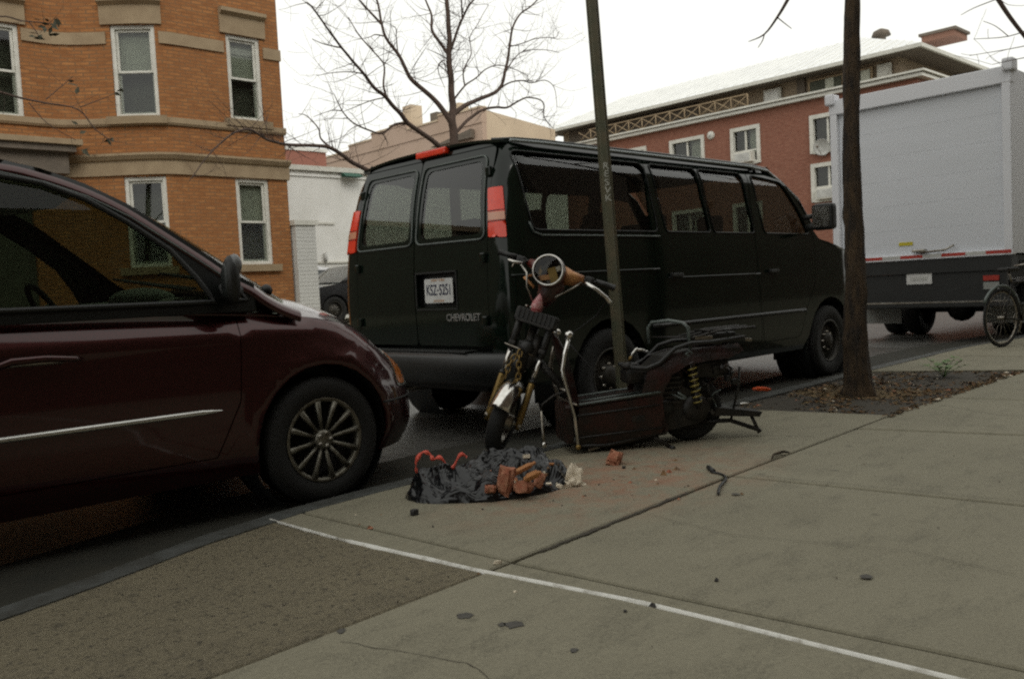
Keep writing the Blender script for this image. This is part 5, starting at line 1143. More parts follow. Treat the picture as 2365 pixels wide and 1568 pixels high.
    for k_ in range(14): b.box((re_.uniform(-1.45, -.92), re_.uniform(.04, .15), re_.uniform(.16, .52)), (re_.uniform(.02, .07), re_.uniform(.02, .05), re_.uniform(.015, .06)), re_.choice(['black', 'black', 'blackpl', 'steelrim']), bev=.004, rot=Matrix.Rotation(re_.uniform(-.6, .6), 3, 'Y'))
    for k_ in range(7): b.box((re_.uniform(-1.6, -1.1), re_.uniform(-.08, .14), re_.uniform(.60, .66)), (re_.uniform(.04, .12), re_.uniform(.02, .05), re_.uniform(.01, .03)), re_.choice(['black', 'blackpl', 'dullchrome']), bev=.004, rot=Matrix.Rotation(re_.uniform(-.3, .3), 3, 'Y'))
    b.build('engine', V)
    b = MB(); b.tube([(-.80, .06, .53), (-.815, .06, .575), (-.835, .07, .60), (-.85, .07, .605)], [.007, .006, .009, .011], 'chrome', 7); b.tube([(-.83, .07, .60), (-.88, .05, .595), (-.92, .04, .58)], .010, 'chrome', 7); b.tube([(-.79, .07, .535), (-.80, .09, .56)], .009, 'brass', 7); b.build('carburettor_stub', V)
    w = bpy.data.objects.new('rear_wheel', None); link(w, V)
    b = MB(); b.lathe([(.14, -.05), (.175, -.055), (.203, -.04), (.212, 0), (.203, .04), (.175, .055), (.14, .05)], 'tyre', 36, (-1.19, 0, .212)); b.build('tyre', w)
    b = MB(); b.lathe([(.142, -.045), (.12, -.03), (.06, -.03), (.05, -.07), (0, -.07)], 'steelrim', 24, (-1.19, 0, .212)); b.lathe([(.142, .045), (.12, .03), (.06, .03), (.05, .07), (0, .07)], 'steelrim', 24, (-1.19, 0, .212)); b.build('rim', w)
    for sd in (-1, 1):
        sh = bpy.data.objects.new('shock_absorber', None); link(sh, V)
        b = MB(); x0 = -1.20 if sd > 0 else -1.12; P0, P1 = Vector((x0, sd*.145, .22)), Vector((x0+.035, sd*.145, .50)); b.tube([P0, P0.lerp(P1, .4)], .014, 'black', 8); b.tube([P0.lerp(P1, .4), P1], .009, 'dullchrome', 8); b.build('damper', sh)
        b = MB(); pts = []
        for i in range(90): t = i/89; a = t*2*math.pi*6.5; pts.append(P0.lerp(P1, .12+.8*t)+Vector((.026*math.cos(a), .026*math.sin(a), 0)))
        b.tube(pts, .0048, 'spring', 6); b.build('spring', sh)
    b = MB(); b.prism([(-1.30, .16), (-1.62, .13), (-1.64, .16), (-1.34, .21)], -.05, .10, 'black', 'y'); b.tube([(-1.25, .05, .12), (-1.44, .06, .115), (-1.62, .07, .045), (-1.63, .07, .03)], [.016, .014, .014, .018], 'black', 8); b.tube([(-1.58, .06, .14), (-1.62, .07, .04)], .012, 'black', 8); b.tube([(-1.50, .08, .22), (-1.56, .08, .215)], .008, 'chrome', 6); b.tube([(-1.45, .05, .12), (-1.5, .06, .32), (-1.52, .05, .45)], .008, 'black', 6); b.build('number_plate_bracket', V)
    b = MB(); b.tube([(-.84, .12, .10), (-.88, .14, .08), (-.98, .22, .01)], [.018, .012, .012], 'black', 8); b.tube([(-.98, .20, .008), (-.99, .26, .006)], .014, 'black', 8); b.ball((-.85, .13, .10), .028, 'dullchrome', 8); b.build('kickstand', V)
    b = MB(); b.tube([(-.95, -.12, .14), (-1.2, -.15, .15), (-1.45, -.16, .17)], [.03, .05, .045], 'black', 12); b.build('exhaust', V)
    # security chain hung on the fork
    b = MB()
    def links(pts, r=.0045, L=.042, wd=.014):
        acc = []; P = [Vector(p) for p in pts]
        dist = [0.]
        for a_, c_3 in zip(P, P[1:]): dist.append(dist[-1]+(c_3-a_).length)
        s = 0; k = 0
        def atd(s):
            for i in range(len(P)-1):
                if s <= dist[i+1]: return P[i].lerp(P[i+1], (s-dist[i])/max(1e-6, dist[i+1]-dist[i]))
            return P[-1]
        while s+L < dist[-1]:
            a_, c_3 = atd(s), atd(s+L); d = (c_3-a_).normalized(); q = d.cross(Vector((0, 0, 1)) if abs(d.z) < .8 else Vector((.3, 1, 0))).normalized()
            if k % 2: q = d.cross(q)
            m = (a_+c_3)/2; ring = []
            for i in range(14):
                an = 2*math.pi*i/14; ring.append(m+d*math.cos(an)*(L*.62)*(1 if abs(math.cos(an)) > .3 else 1)+q*math.sin(an)*wd)
            b.tube(ring, r, 'brass', 6, closed=True); s += L*.86; k += 1
    links([S3((.035, -.03, .44)), S3((.05, -.01, .36)), S3((.05, .015, .29)), S3((.055, .02, .20))]); links([S3((.035, -.05, .40)), S3((.04, -.065, .33)), S3((.05, -.06, .24))]); b.build('security_chain', V)
make_scooter()

# ------------------------------------------------------------ sign post
p0 = at(1447, 1003, z=.06); d0 = (p0-Vector((0, 0, EYE))).dot(fw); pT = at(1362, -60, d=d0); pole = thing('sign_post', 'leaning green steel sign post with white marker scrawl beside the scooter', 'sign post', p0)
dirp = (pT-p0).normalized(); side_v = (rt-dirp*rt.dot(dirp)).normalized(); nv = side_v.cross(dirp)
PM = Matrix((side_v, -nv if nv.dot(fw) > 0 else nv, dirp)).transposed().to_4x4()
if PM.to_3x3().determinant() < 0: PM = Matrix((side_v, nv, dirp)).transposed().to_4x4()
L = (pT-p0).length+.2
b = MB(); b.T = PM
b.prism([(-.042, -.004), (-.026, -.004), (-.016, .026), (.016, .026), (.026, -.004), (.042, -.004), (.042, 0), (.028, 0), (.018, .031), (-.018, .031), (-.028, 0), (-.042, 0)], -.15, L, 'pole')
b.build('post', pole)
b = MB(); b.T = PM
for k in range(int(L/.12)): b.lathe([(.0055, 0), (.0055, -.0015), (0, -.0015)], 'blackpl', 8, (0, .0258 if True else 0, .2+k*.12), 'y')
o = b.build('bolt_hole', pole); 
zt = [((at(1400, y, d=d0)-p0).dot(dirp)) for y in (386, 404, 424, 442, 460)]
for ch, z_ in zip('RESVK', zt):
    f3 = PM @ Matrix.Translation((.0, -.0045 if (PM.to_3x3() @ Vector((0, 1, 0))).dot(fw) > 0 else .032, z_)) @ Matrix(((1, 0, 0, 0), (0, 0, -1, 0), (0, 1, 0, 0), (0, 0, 0, 1)))
    text(ch, .062, 'sticker', f3 @ Matrix.Rotation(R(random.uniform(-12, 8)), 4, 'Z'), 'scrawl', pole, .0008, .0006, 1.1)

# ------------------------------------------------------------ trees
TREE_BACK = [
(0.100,0.030,[(11.66,14.00,0.00),(11.64,14.00,2.60),(11.64,14.00,3.21),(11.67,14.00,3.86),(11.70,14.00,4.38),(11.66,14.00,4.61),(11.71,14.00,4.85),(11.71,14.00,5.14),(11.69,14.00,5.55),(11.68,14.00,5.98),(11.73,14.00,6.43),(11.70,14.00,6.88),(11.70,14.00,7.34),(11.70,14.00,7.85)]),
(0.050,0.014,[(11.65,14.00,4.56),(11.52,14.05,4.79),(11.32,14.10,5.03),(10.90,14.20,5.36),(10.76,14.25,5.58),(10.61,14.31,5.90),(10.38,14.38,6.20),(10.35,14.44,6.51),(10.31,14.52,6.97),(10.30,14.59,7.35)]),
(0.022,0.010,[(10.34,14.44,6.48),(10.12,14.52,6.71),(9.94,14.59,6.92),(9.79,14.66,7.13)]),
(0.050,0.009,[(11.64,14.00,3.63),(11.25,13.87,3.97),(10.80,13.75,4.18),(10.23,13.60,4.36),(9.94,13.51,4.55),(9.58,13.39,4.75),(9.28,13.30,4.86),(9.07,13.22,5.02),(8.84,13.14,5.15),(8.43,12.99,5.38),(8.05,12.83,5.64),(7.72,12.69,5.86),(7.55,12.63,5.89)]),
(0.018,0.006,[(9.61,13.39,4.74),(9.58,13.42,4.97),(9.66,13.47,5.31),(9.59,13.49,5.47),(9.29,13.55,5.76),(9.10,13.61,6.06),(9.04,13.63,6.17)]),
(0.032,0.014,[(11.68,14.00,5.96),(11.56,14.10,6.19),(11.44,14.21,6.48),(11.52,14.30,6.80),(11.51,14.38,7.02),(11.47,14.44,7.21)]),
(0.028,0.012,[(11.70,14.00,5.98),(11.79,13.92,6.29),(11.93,13.81,6.69),(12.06,13.74,6.95),(12.23,13.68,7.15),(12.40,13.61,7.42)]),
(0.015,0.010,[(11.93,13.81,6.69),(11.86,13.72,7.04),(11.88,13.66,7.25)]),
(0.045,0.010,[(11.68,14.00,4.73),(12.05,14.01,4.97),(12.45,14.02,5.14),(13.07,14.03,5.43),(13.30,14.04,5.87),(13.45,14.06,6.33),(13.62,14.07,6.83),(13.84,14.08,7.17),(14.26,14.09,7.45),(14.62,14.10,7.77)]),
(0.018,0.005,[(13.11,14.03,5.46),(13.39,14.04,5.61),(13.80,14.06,5.72),(14.13,14.07,5.71),(14.60,14.09,5.83),(14.90,14.10,5.69),(14.98,14.12,5.27)]),
(0.012,0.005,[(13.52,14.06,6.43),(13.86,14.06,6.54),(14.28,14.07,6.71),(14.70,14.07,6.81),(15.00,14.08,6.86),(15.14,14.08,7.03)]),
(0.012,0.005,[(13.34,14.04,5.90),(13.62,13.96,6.23),(13.92,13.90,6.37),(14.40,13.81,6.42),(14.75,13.75,6.40)]),
(0.030,0.008,[(11.74,14.00,4.36),(12.17,14.06,4.70),(12.67,14.11,4.97),(13.08,14.15,5.07),(13.45,14.19,5.11),(13.85,14.23,5.31),(14.21,14.26,5.43),(14.71,14.30,5.39),(14.77,14.35,5.06),(15.10,14.39,4.83)]),
(0.018,0.006,[(11.77,14.00,5.07),(12.01,13.93,5.36),(12.28,13.87,5.54),(12.53,13.82,5.75),(12.85,13.76,5.86),(13.24,13.70,5.82),(13.59,13.64,5.71)]),
(0.014,0.005,[(12.01,13.93,5.36),(12.08,14.03,5.71),(12.42,14.15,6.12),(12.51,14.26,6.51),(12.83,14.36,6.86),(13.34,14.52,7.42)]),
(0.040,0.006,[(11.63,14.00,3.34),(10.24,13.73,3.17),(8.95,13.42,3.44),(8.57,13.31,3.58),(8.21,13.20,3.69),(7.83,13.11,3.68),(7.41,12.99,3.64),(7.13,12.92,3.63),(6.79,12.82,3.67),(6.47,12.71,3.77),(6.11,12.59,3.64),(5.86,12.50,3.46),(5.59,12.39,3.21),(5.26,12.23,2.86)]),
(0.018,0.005,[(8.21,13.20,3.70),(8.08,13.27,3.85),(8.08,13.32,4.03),(7.92,13.41,4.24),(7.78,13.45,4.27)]),
(0.022,0.006,[(10.23,13.60,4.35),(9.96,13.64,4.33),(9.68,13.68,4.14),(9.43,13.72,4.17),(9.11,13.77,4.29),(8.93,13.81,4.46),(8.85,13.84,4.64),(8.80,13.87,4.80)]),
(0.010,0.004,[(9.68,13.68,4.14),(9.78,13.71,4.03),(9.82,13.74,3.92)]),
(0.010,0.004,[(8.88,13.81,4.50),(8.68,13.84,4.49),(8.33,13.88,4.35)]),
(0.011,0.004,[(9.58,13.39,4.74),(9.32,13.50,4.67),(9.01,13.64,4.53),(8.84,13.71,4.46)]),
(0.011,0.004,[(9.02,13.22,5.06),(8.66,13.12,5.03),(8.22,13.00,4.93),(7.86,12.89,4.81)]),
(0.011,0.004,[(8.43,12.99,5.38),(8.05,12.95,5.38),(7.82,12.92,5.42)]),
(0.013,0.004,[(10.36,14.38,6.22),(10.12,14.36,6.21),(9.96,14.35,6.13),(9.58,14.32,6.01)]),
(0.011,0.004,[(10.61,14.31,5.90),(10.56,14.26,6.20),(10.52,14.22,6.38),(10.19,14.18,6.44)]),
(0.014,0.004,[(11.52,14.00,5.83),(11.39,14.01,5.71),(11.42,14.02,5.51),(11.54,14.03,5.28)]),
(0.012,0.004,[(11.69,14.00,5.85),(11.40,14.00,5.94),(11.11,14.00,6.00)]),
(0.012,0.004,[(11.70,14.00,5.44),(11.56,13.98,5.63),(11.50,13.96,5.89),(11.36,13.94,6.15)])]
TREE_LEFT = [(0.020,0.006,[(2.70,12.30,3.86),(3.20,12.30,3.80),(3.46,12.30,3.77),(3.85,12.30,3.73),(4.04,12.30,3.49),(4.25,12.30,3.35)]),
(0.008,0.004,[(3.52,12.50,3.86),(3.74,12.50,4.07),(3.88,12.50,4.21)]),
(0.008,0.004,[(4.00,12.70,3.85),(4.31,12.70,4.00),(4.50,12.70,4.10)]),
(0.007,0.004,[(3.42,12.90,3.89),(3.63,12.90,3.63),(3.98,12.90,3.43)]),
(0.020,0.005,[(2.86,13.10,4.82),(3.21,13.10,5.03),(3.48,13.10,5.02),(3.74,13.10,5.04),(3.91,13.10,5.02)]),
(0.008,0.004,[(3.61,13.30,5.08),(3.71,13.30,4.93),(3.70,13.30,4.85)])]
LEAF = [ (3.60,12.40,4.84),(3.67,12.40,4.78),(3.45,12.40,4.63),(3.86,12.40,4.09),(3.95,12.40,3.45),(4.29,12.40,3.37),(3.98,12.40,3.20),(4.40,12.40,4.05) ]
TREE_NEAR = [(0.012,0.003,[(7.65,4.04,3.84),(7.54,4.12,3.61),(7.46,4.19,3.45),(7.36,4.27,3.30),(7.25,4.37,3.24)]),
(0.006,0.003,[(7.46,4.19,3.45),(7.50,4.14,3.39),(7.55,4.10,3.34)]),
(0.006,0.003,[(7.36,4.27,3.30),(7.34,4.28,3.24),(7.31,4.31,3.18)]),
(0.030,0.020,[(10.54,3.44,4.26),(10.64,3.32,3.97),(10.72,3.22,3.75),(10.84,3.09,3.50)]),
(0.006,0.003,[(10.62,3.34,3.97),(10.44,3.50,3.89),(10.33,3.60,3.82)]),
(0.007,0.003,[(10.94,3.01,3.66),(10.69,3.24,3.56),(10.41,3.50,3.55)]),
(0.006,0.003,[(10.93,3.01,3.47),(10.68,3.24,3.42),(10.36,3.53,3.37)]),
(0.006,0.003,[(10.92,3.01,3.34),(10.71,3.20,3.30),(10.53,3.36,3.26)]),
(0.005,0.003,[(10.69,3.24,3.56),(10.60,3.34,3.68),(10.50,3.43,3.74)])]
def twigs(b, rnd, pts, rs, n, L, depth, mt, up_=.3, seg=4):
    m = len(pts)
    for _ in range(n):
        i = rnd.randint(int(m*.15), m-1); p = pts[i].copy(); t = (pts[min(i+1, m-1)]-pts[max(i-1, 0)]).normalized()
        d = (t*.35+Vector((rnd.uniform(-1, 1), rnd.uniform(-1, 1), rnd.uniform(-.7, 1)))*.9).normalized(); ln = L*rnd.uniform(.45, 1.2); k = 6; q = [p]; curv = Vector((rnd.uniform(-1, 1), rnd.uniform(-1, 1), rnd.uniform(-.4, 1)))*.22
        for s in range(k): d = (d+curv*.5+Vector((rnd.uniform(-1, 1), rnd.uniform(-1, 1), rnd.uniform(-1, 1)))*.13+Vector((0, 0, up_*.12))).normalized(); q.append(q[-1]+d*ln/k)
        r0 = min(rs[i]*.6, .0075 if depth else .0045); rr = [max(.0022, r0*(1-.75*s/k)) for s in range(k+1)]; b.tube(q, rr, mt, seg, cap=False)
        if depth: twigs(b, rnd, q, rr, rnd.randint(2, 4), L*.5, depth-1, mt, up_, 3)
def tree(T, branches, origin, rnd, tw, L, mt, names=True, depth=1, first='trunk'):
    O = Matrix.Translation(-Vector(origin)); tb = MB(); tb.T = O; bb = MB(); bb.T = O
    for i, (r0, r1, P) in enumerate(branches):
        pts = catmull(P, 4); n = len(pts); rs = [r0+(r1-r0)*(j/(n-1))**.8 for j in range(n)]
        pts = [p+Vector((noise.noise(p*3), noise.noise(p*3+Vector((9, 0, 0))), 0))*min(.02, r0*.5) for p in pts]
        (tb if i == 0 and first else bb).tube(pts, rs, mt, 10 if r0 > .03 else 6, cap=False)
        ln = sum((a-c).length for a, c in zip(pts, pts[1:])); start = pts
        if i == 0 and first: start = pts[len(pts)//2:]; rs = rs[len(rs)//2:]
        twigs(bb, rnd, start, rs, int(tw*ln), L, depth, mt)
    if first: tb.build('trunk', T, recalc=False)
    bb.build('crown', T, recalc=False)
t1 = thing('bare_tree', 'leafless spreading tree rising behind the black van roof', 'tree', (11.64, 14, .12))
tree(t1, [(a*1.25, c*1.15, P) for a, c, P in TREE_BACK], (11.64, 14, .12), random.Random(4), 6.2, .75, 'twig')
t2 = thing('bare_tree', 'bare branch tips with a few dead leaves crossing the orange townhouse wall', 'tree', (1.2, 12.9, .12), 0)
br = [(.10, .05, [(1.2, 12.9, 0.1), (1.22, 12.9, 1.5), (1.3, 12.85, 3.0), (1.4, 12.8, 4.2), (1.45, 12.8, 6.0)])]
for i, (r0, r1, P) in enumerate(TREE_LEFT):
    if i == 0: P = [(1.32, 12.8, 3.2), (2.0, 12.5, 3.75)]+P
    if i == 4: P = [(1.4, 12.8, 4.2), (2.1, 13.0, 4.7)]+P
    br.append((r0, r1, P))
tree(t2, br, (1.2, 12.9, .12), random.Random(8), 3, .4, 'twig', depth=0)
b = MB(); b.T = Matrix.Translation((-1.2, -12.9, -.12)); rr_ = random.Random(2)
for i, p in enumerate(LEAF):
    for _ in range(7 if i < 3 else 3):
        c = Vector(p)+Vector((rr_.gauss(0, .045), rr_.gauss(0, .04), rr_.gauss(0, .04))); q = Matrix.Rotation(rr_.uniform(0, 6), 3, 'X') @ Matrix.Rotation(rr_.uniform(0, 6), 3, 'Z'); s_ = rr_.uniform(.04, .075)
        b.add([c+q @ Vector(v) for v in ((-s_, 0, 0), (-.2*s_, -.45*s_, .1*s_), (s_, 0, 0), (-.1*s_, .5*s_, .15*s_))], [(0, 1, 2, 3)], 'leaf')
b.build('dead_leaves', t2, recalc=False)
t3 = thing('street_tree', 'single dark trunk standing in the soil bed in front of the truck', 'tree', (7.1, 3.33, .03))
O3 = Vector((7.1, 3.33, .03)); tp = [at(1985, 905, d=7.15), at(1979, 860, d=7.15), at(1976, 760, d=7.15), at(1975, 600, d=7.15), at(1967, 400, d=7.15), at(1966, 200, d=7.17), at(1969, 0, d=7.2), at(1972, -160, d=7.2), at(1960, -420, d=7.2)]
tp[0].z = -.02
pts = catmull(tp, 14); b = MB(); b.T = Matrix.Translation(-O3); n = len(pts); vs = []; fs = []; sg = 28
for i, p in enumerate(pts):
    z = p.z; r0 = interp([(-.02, .165), (.05, .135), (.14, .115), (.35, .098), (.8, .086), (1.6, .072), (2.4, .066), (3.3, .060), (5, .05)], z)
    for k in range(sg):
        a = 2*math.pi*k/sg; dv = Vector((math.cos(a), math.sin(a), 0)); q = noise.noise(Vector((dv.x*2.2, dv.y*2.2, z*2.4)))*.16+noise.noise(Vector((dv.x*6, dv.y*6, z*6)))*.10+.30*max(0, noise.noise(Vector((dv.x*1.2+3, dv.y*1.2, z*5)))-.42)*2
        if z < .25: q += .22*(1-z/.25)*max(0, math.cos(a*4+1))
        vs.append(p+dv*r0*(1+q))
for i in range(n-1):
    for k in range(sg): fs.append((i*sg+k, i*sg+(k+1) % sg, (i+1)*sg+(k+1) % sg, (i+1)*sg+k))
b.add(vs, fs, 'bark', True); b.build('trunk', t3, recalc=False)
b = MB(); b.T = Matrix.Translation(-O3); rnd = random.Random(21); crown = pts[-1]; tops = [crown, tp[-2]]
for i, (r0, r1, P) in enumerate(TREE_NEAR):
    if i == 0: P = [tuple(crown), tuple(crown.lerp(Vector(P[0]), .5)+Vector((0, 0, .3)))]+P; r0 = .03
    if i == 3: P = [tuple(tp[-2]), (8.3, 3.5, 4.6), (9.6, 3.45, 4.85)]+P; r0 = .035
    q = catmull(P, 4); rs = [r0+(r1-r0)*j/(len(q)-1) for j in range(len(q))]; b.tube(q, rs, 'twig', 7, cap=False)
    if i in (3, 5, 6, 7): twigs(b, rnd, q[len(q)//2:], rs[len(q)//2:], 3, .45, 0, 'twig')
for a in range(7):
    an = a*.9; q = [crown, crown+Vector((math.cos(an)*.5, math.sin(an)*.5, .6)), crown+Vector((math.cos(an)*1.2, math.sin(an)*1.2, 1.2+.2*math.sin(a)))]; q = catmull(q, 4); rs = [.03-.02*j/(len(q)-1) for j in range(len(q))]; b.tube(q, rs, 'twig', 6, cap=False); twigs(b, rnd, q, rs, 6, .6, 0, 'twig')
b.build('crown', t3, recalc=False)

# ------------------------------------------------------------ torn bin bag and its rubble
bc = Vector((2.86, 3.30)); bd_ = Vector((.86, -.51)).normalized(); bn = Vector((.51, .86)).normalized()
def bag_h(u, v):
    """u along (-1..1), v across; height of the crumpled sheet"""
    r2 = u*u+v*v
    if r2 >= 1: return 0
    e = min(1, (1-r2)/.22)**.6
    H = .07+.095*math.exp(-((u-.45)**2/.16+(v-.25)**2/.30))+.035*math.exp(-((u+.45)**2+v*v)/.12)+.085*math.exp(-((u-.02)**2+(v-.72)**2)/.03)
    w1 = Vector((noise.noise(Vector((u*2, v*2, 1))), noise.noise(Vector((u*2, v*2, 8))), 0))*.5
    p = Vector((u*2.6+v*.8, v*1.5-u*.3, .3))+w1
    def fac(p):
        d = noise.voronoi(p)[0]; return min(.5, d[1]-d[0])
    f = (fac(p*.85)-.22)*.105+(fac(p*1.9+Vector((7, 3, 1)))-.2)*.045+noise.noise(p*1.7)*.025+(fac(p*4.5)-.2)*.006
    cr = math.exp(-(((u-.38)/.34)**2+((v+.30)/.48)**2)**1.8)
    return max(.004, e*(H+f)-cr*.10)
o = thing('bin_bag', 'torn black bin bag of bricks lying in front of the scooter wheel', 'bin bag', (bc.x, bc.y, PV))
b = MB(); n1, n2 = 78, 96; vs = []; fs = []
for i in range(n1+1):
    for j in range(n2+1):
        rr = i/n1; a = 2*math.pi*j/n2; rim = 1+.09*noise.noise(Vector((math.cos(a)*1.6, math.sin(a)*1.6, 5)))+.04*noise.noise(Vector((math.cos(a)*6, math.sin(a)*6, 5)))
        u, v = rr*math.cos(a), rr*math.sin(a); q = bd_*u*.44*rim+bn*v*.27*rim; h = bag_h(u, v)
        lat = Vector((noise.noise(Vector((u*5, v*5, 7))), noise.noise(Vector((u*5, v*5, 12)))))*.02*(1-rr**4); vs.append((q.x+lat.x, q.y+lat.y, h if rr < 1 else -.002))
for i in range(n1):
    for j in range(n2): k = i*(n2+1)+j; fs.append((k, k+n2+1, k+n2+2, k+1))
jr = random.Random(6); vs = [(x_+jr.uniform(-.002, .002), y_+jr.uniform(-.002, .002), z_+(jr.uniform(-.0012, .0012) if z_ > .006 else 0)) for x_, y_, z_ in vs]
b.add(vs, fs, 'bag', False); b.build('bag_sheet', o, recalc=False)
def bagp(u, v, dz=0): q = bd_*u*.44+bn*v*.27; return Vector((q.x, q.y, bag_h(u, v)+dz))
b = MB(); P = [bagp(-.80, .20, .0), bagp(-.80, .24, .05), bagp(-.72, .27, .09), bagp(-.64, .25, .065), bagp(-.60, .22, .03), bagp(-.52, .20, .028), bagp(-.40, .24, .040), bagp(-.28, .30, .052), bagp(-.20, .34, .060)]; P = catmull(P, 5)
vs = []; fs = []
for i, p in enumerate(P):
    t = (P[min(i+1, len(P)-1)]-P[max(0, i-1)]).normalized(); w_ = Vector((.2, .3, 1)); w_ = (w_-t*w_.dot(t)).normalized()*(.008+.004*math.sin(i*1.1)); vs += [p-w_, p+w_, p+w_+t.cross(w_).normalized()*.003, p-w_+t.cross(w_).normalized()*.003]
for i in range(len(P)-1):
    for k in range(4): fs.append((4*i+k, 4*i+(k+1) % 4, 4*i+4+(k+1) % 4, 4*i+4+k))
b.add(vs, fs, 'strap', True); b.build('drawstring', o)
def chunk(name, label, cat, pos, size, mt, rz, seed, tilt=(0, 0), group=None, rough_=.18):
    o = bpy.data.objects.new(name, None); bm = bmesh.new(); bmesh.ops.create_cube(bm, size=1); bmesh.ops.subdivide_edges(bm, edges=bm.edges[:], cuts=4, use_grid_fill=True)
    rn = Vector((seed*7.3, seed*1.7, 0))
    for v in bm.verts:
        c = v.co; k = 1-.22*(abs(c.x*2)**4*abs(c.y*2)**4+abs(c.z*2)**4*abs(c.x*2)**4)-rough_*max(0, noise.noise(c*1.6+rn))-.25*max(0, c.x+c.y*.6*math.sin(seed)-.25)
        c *= k; c += Vector((noise.noise(c*5+rn), noise.noise(c*5+rn*2), noise.noise(c*5-rn)))*.05; v.co = Vector((c.x*size[0], c.y*size[1], c.z*size[2]))
    rot = Matrix.Rotation(rz, 3, 'Z') @ Matrix.Rotation(tilt[0], 3, 'X') @ Matrix.Rotation(tilt[1], 3, 'Y')
    for v in bm.verts: v.co = rot @ v.co
    me = bpy.data.meshes.new(name); bm.to_mesh(me); bm.free(); me.materials.append(M[mt]); o = bpy.data.objects.new(name, me); link(o); o.location = pos
    return tag(o, label, cat, group)
def inb(px, py, z): return at(px, py, z=PV+z)
chunk('brick_fragment', 'upright broken brick with a pale edge in the torn bag opening', 'brick', inb(1168, 1112, .085), (.085, .075, .15), 'brickbit', .5, 1, (.2, .1), 'brick rubble from the bag')
chunk('brick_fragment', 'flat brick piece lying at the lower lip of the bag', 'brick', inb(1132, 1130, .055), (.11, .055, .04), "brickbit", .9, 2, (.1, .3), 'brick rubble from the bag')
chunk('brick_fragment', 'brick lump to the right of the upright brick inside the bag', 'brick', inb(1208, 1124, .06), (.10, .07, .06), 'brickbit', 2.1, 3, (.3, .1), 'brick rubble from the bag')
chunk('brick_fragment', 'small red brick piece against the right fold of the bag', 'brick', inb(1246, 1108, .085), (.05, .04, .075), 'brickbit', 1.2, 4, (.5, .2), 'brick rubble from the bag')
chunk('brick_fragment', 'lone red brick lump on the pavement below the scooter stand', 'brick', inb(1420, 1060, .03), (.10, .075, .095), 'brickbit', .4, 5, (.3, .5), 'brick rubble from the bag', .3)
chunk('wood_scrap', 'orange wooden lath sticking up behind the bricks in the bag', 'wood scrap', inb(1205, 1084, .13), (.19, .03, .018), 'wood', -.1, 6, (.1, -.25), 'wood scraps in the bag')
chunk('wood_scrap', 'short orange wood block leaning on the right of the bag opening', 'wood scrap', inb(1230, 1098, .12), (.10, .035, .025), 'wood', -.9, 7, (.5, -.5), 'wood scraps in the bag')
chunk('coal_lump', 'black lump lying on the pavement below the left end of the bag', 'lump', inb(957, 1183, .014), (.045, .032, .030), 'crumb', .4, 8)
chunk('coal_lump', 'small black lump right of the brick below the scooter', 'lump', inb(1441, 1079, .008), (.022, .018, .016), 'crumb', .4, 9)
chunk('pebble', 'dark pebble on the smooth slab just below the white joint line', 'pebble', inb(1444, 1411, .004), (.012, .010, .009), 'crumb', .4, 10)
chunk('paper_chip', 'white chip standing beside the white joint line', 'paper chip', inb(1150, 1298, .008), (.035, .010, .014), 'paper', -.4, 11)
chunk('stone_chip', 'tiny pale stone on the slab under the white joint line', 'stone', inb(1190, 1366, .004), (.012, .010, .006), 'paper', .4, 12)
chunk('metal_scrap', 'pale metal chip lying below the scooter front wheel', 'metal scrap', inb(1172, 1058, .02), (.026, .012, .034), 'dullchrome', .4, 13)
o = chunk('orange_scrap', 'bright orange plastic scrap at the edge of the soil bed', 'plastic scrap', at(1760, 898, z=.07), (.20, .045, .03), 'orange', -.35, 14, (.2, .1))
b = MB(); rd = random.Random(31)
for _ in range(46):
    u, v = rd.gauss(.38, .2), rd.gauss(-.32, .18); q = bd_*u*.44+bn*v*.27; h = max(.01, bag_h(u, v)) if u*u+v*v < .98 else .004
    s_ = rd.uniform(.006, .022); b.box((bc.x+q.x, bc.y+q.y, PV+h+s_*.4), (s_*rd.uniform(1, 2.2), s_, s_*rd.uniform(.5, 1)), rd.choice(['brickbit', 'brickbit', 'wood', 'paper', 'crumb', 'litter']), bev=.002, rot=Matrix.Rotation(rd.uniform(0, 6), 3, 'Z') @ Matrix.Rotation(rd.uniform(-.7, .7), 3, 'X'))
tag(b.build('bag_rubble', recalc=False), 'small brick, wood and paper scraps spilling in the torn bag opening', 'rubble', kind='stuff')
# tissue
o = thing('crumpled_tissue', 'crumpled cream tissue on the pavement beside the right end of the bag', 'tissue', inb(1310, 1122, 0)); b = MB(); vs = []; fs = []; n = 26
for i in range(n+1):
    for j in range(n+1):
        u, v = -1+2*i/n, -1+2*j/n; p = Vector((u*1.7, v*1.7, 3)); h = .030*abs(noise.noise(p*1.3))*2+.022*abs(noise.noise(p*3))+.095*math.exp(-((u-.45)**2+(v-.3)**2)/.10); e = 1-.25*max(abs(u), abs(v))**4
        q = Vector((u*.11*e+.02*noise.noise(p*2), v*.065*e+.02*noise.noise(p*2+Vector((5, 5, 5))), h*min(1, (1.02-max(abs(u), abs(v)))*5)+.002)); vs.append(Matrix.Rotation(R(-25), 3, 'Z') @ q)
for i in range(n):
    for j in range(n): k = i*(n+1)+j; fs.append((k, k+n+1, k+n+2, k+1))
b.add(vs, fs, 'paper', True); o2 = b.build('tissue_sheet', o, recalc=False)
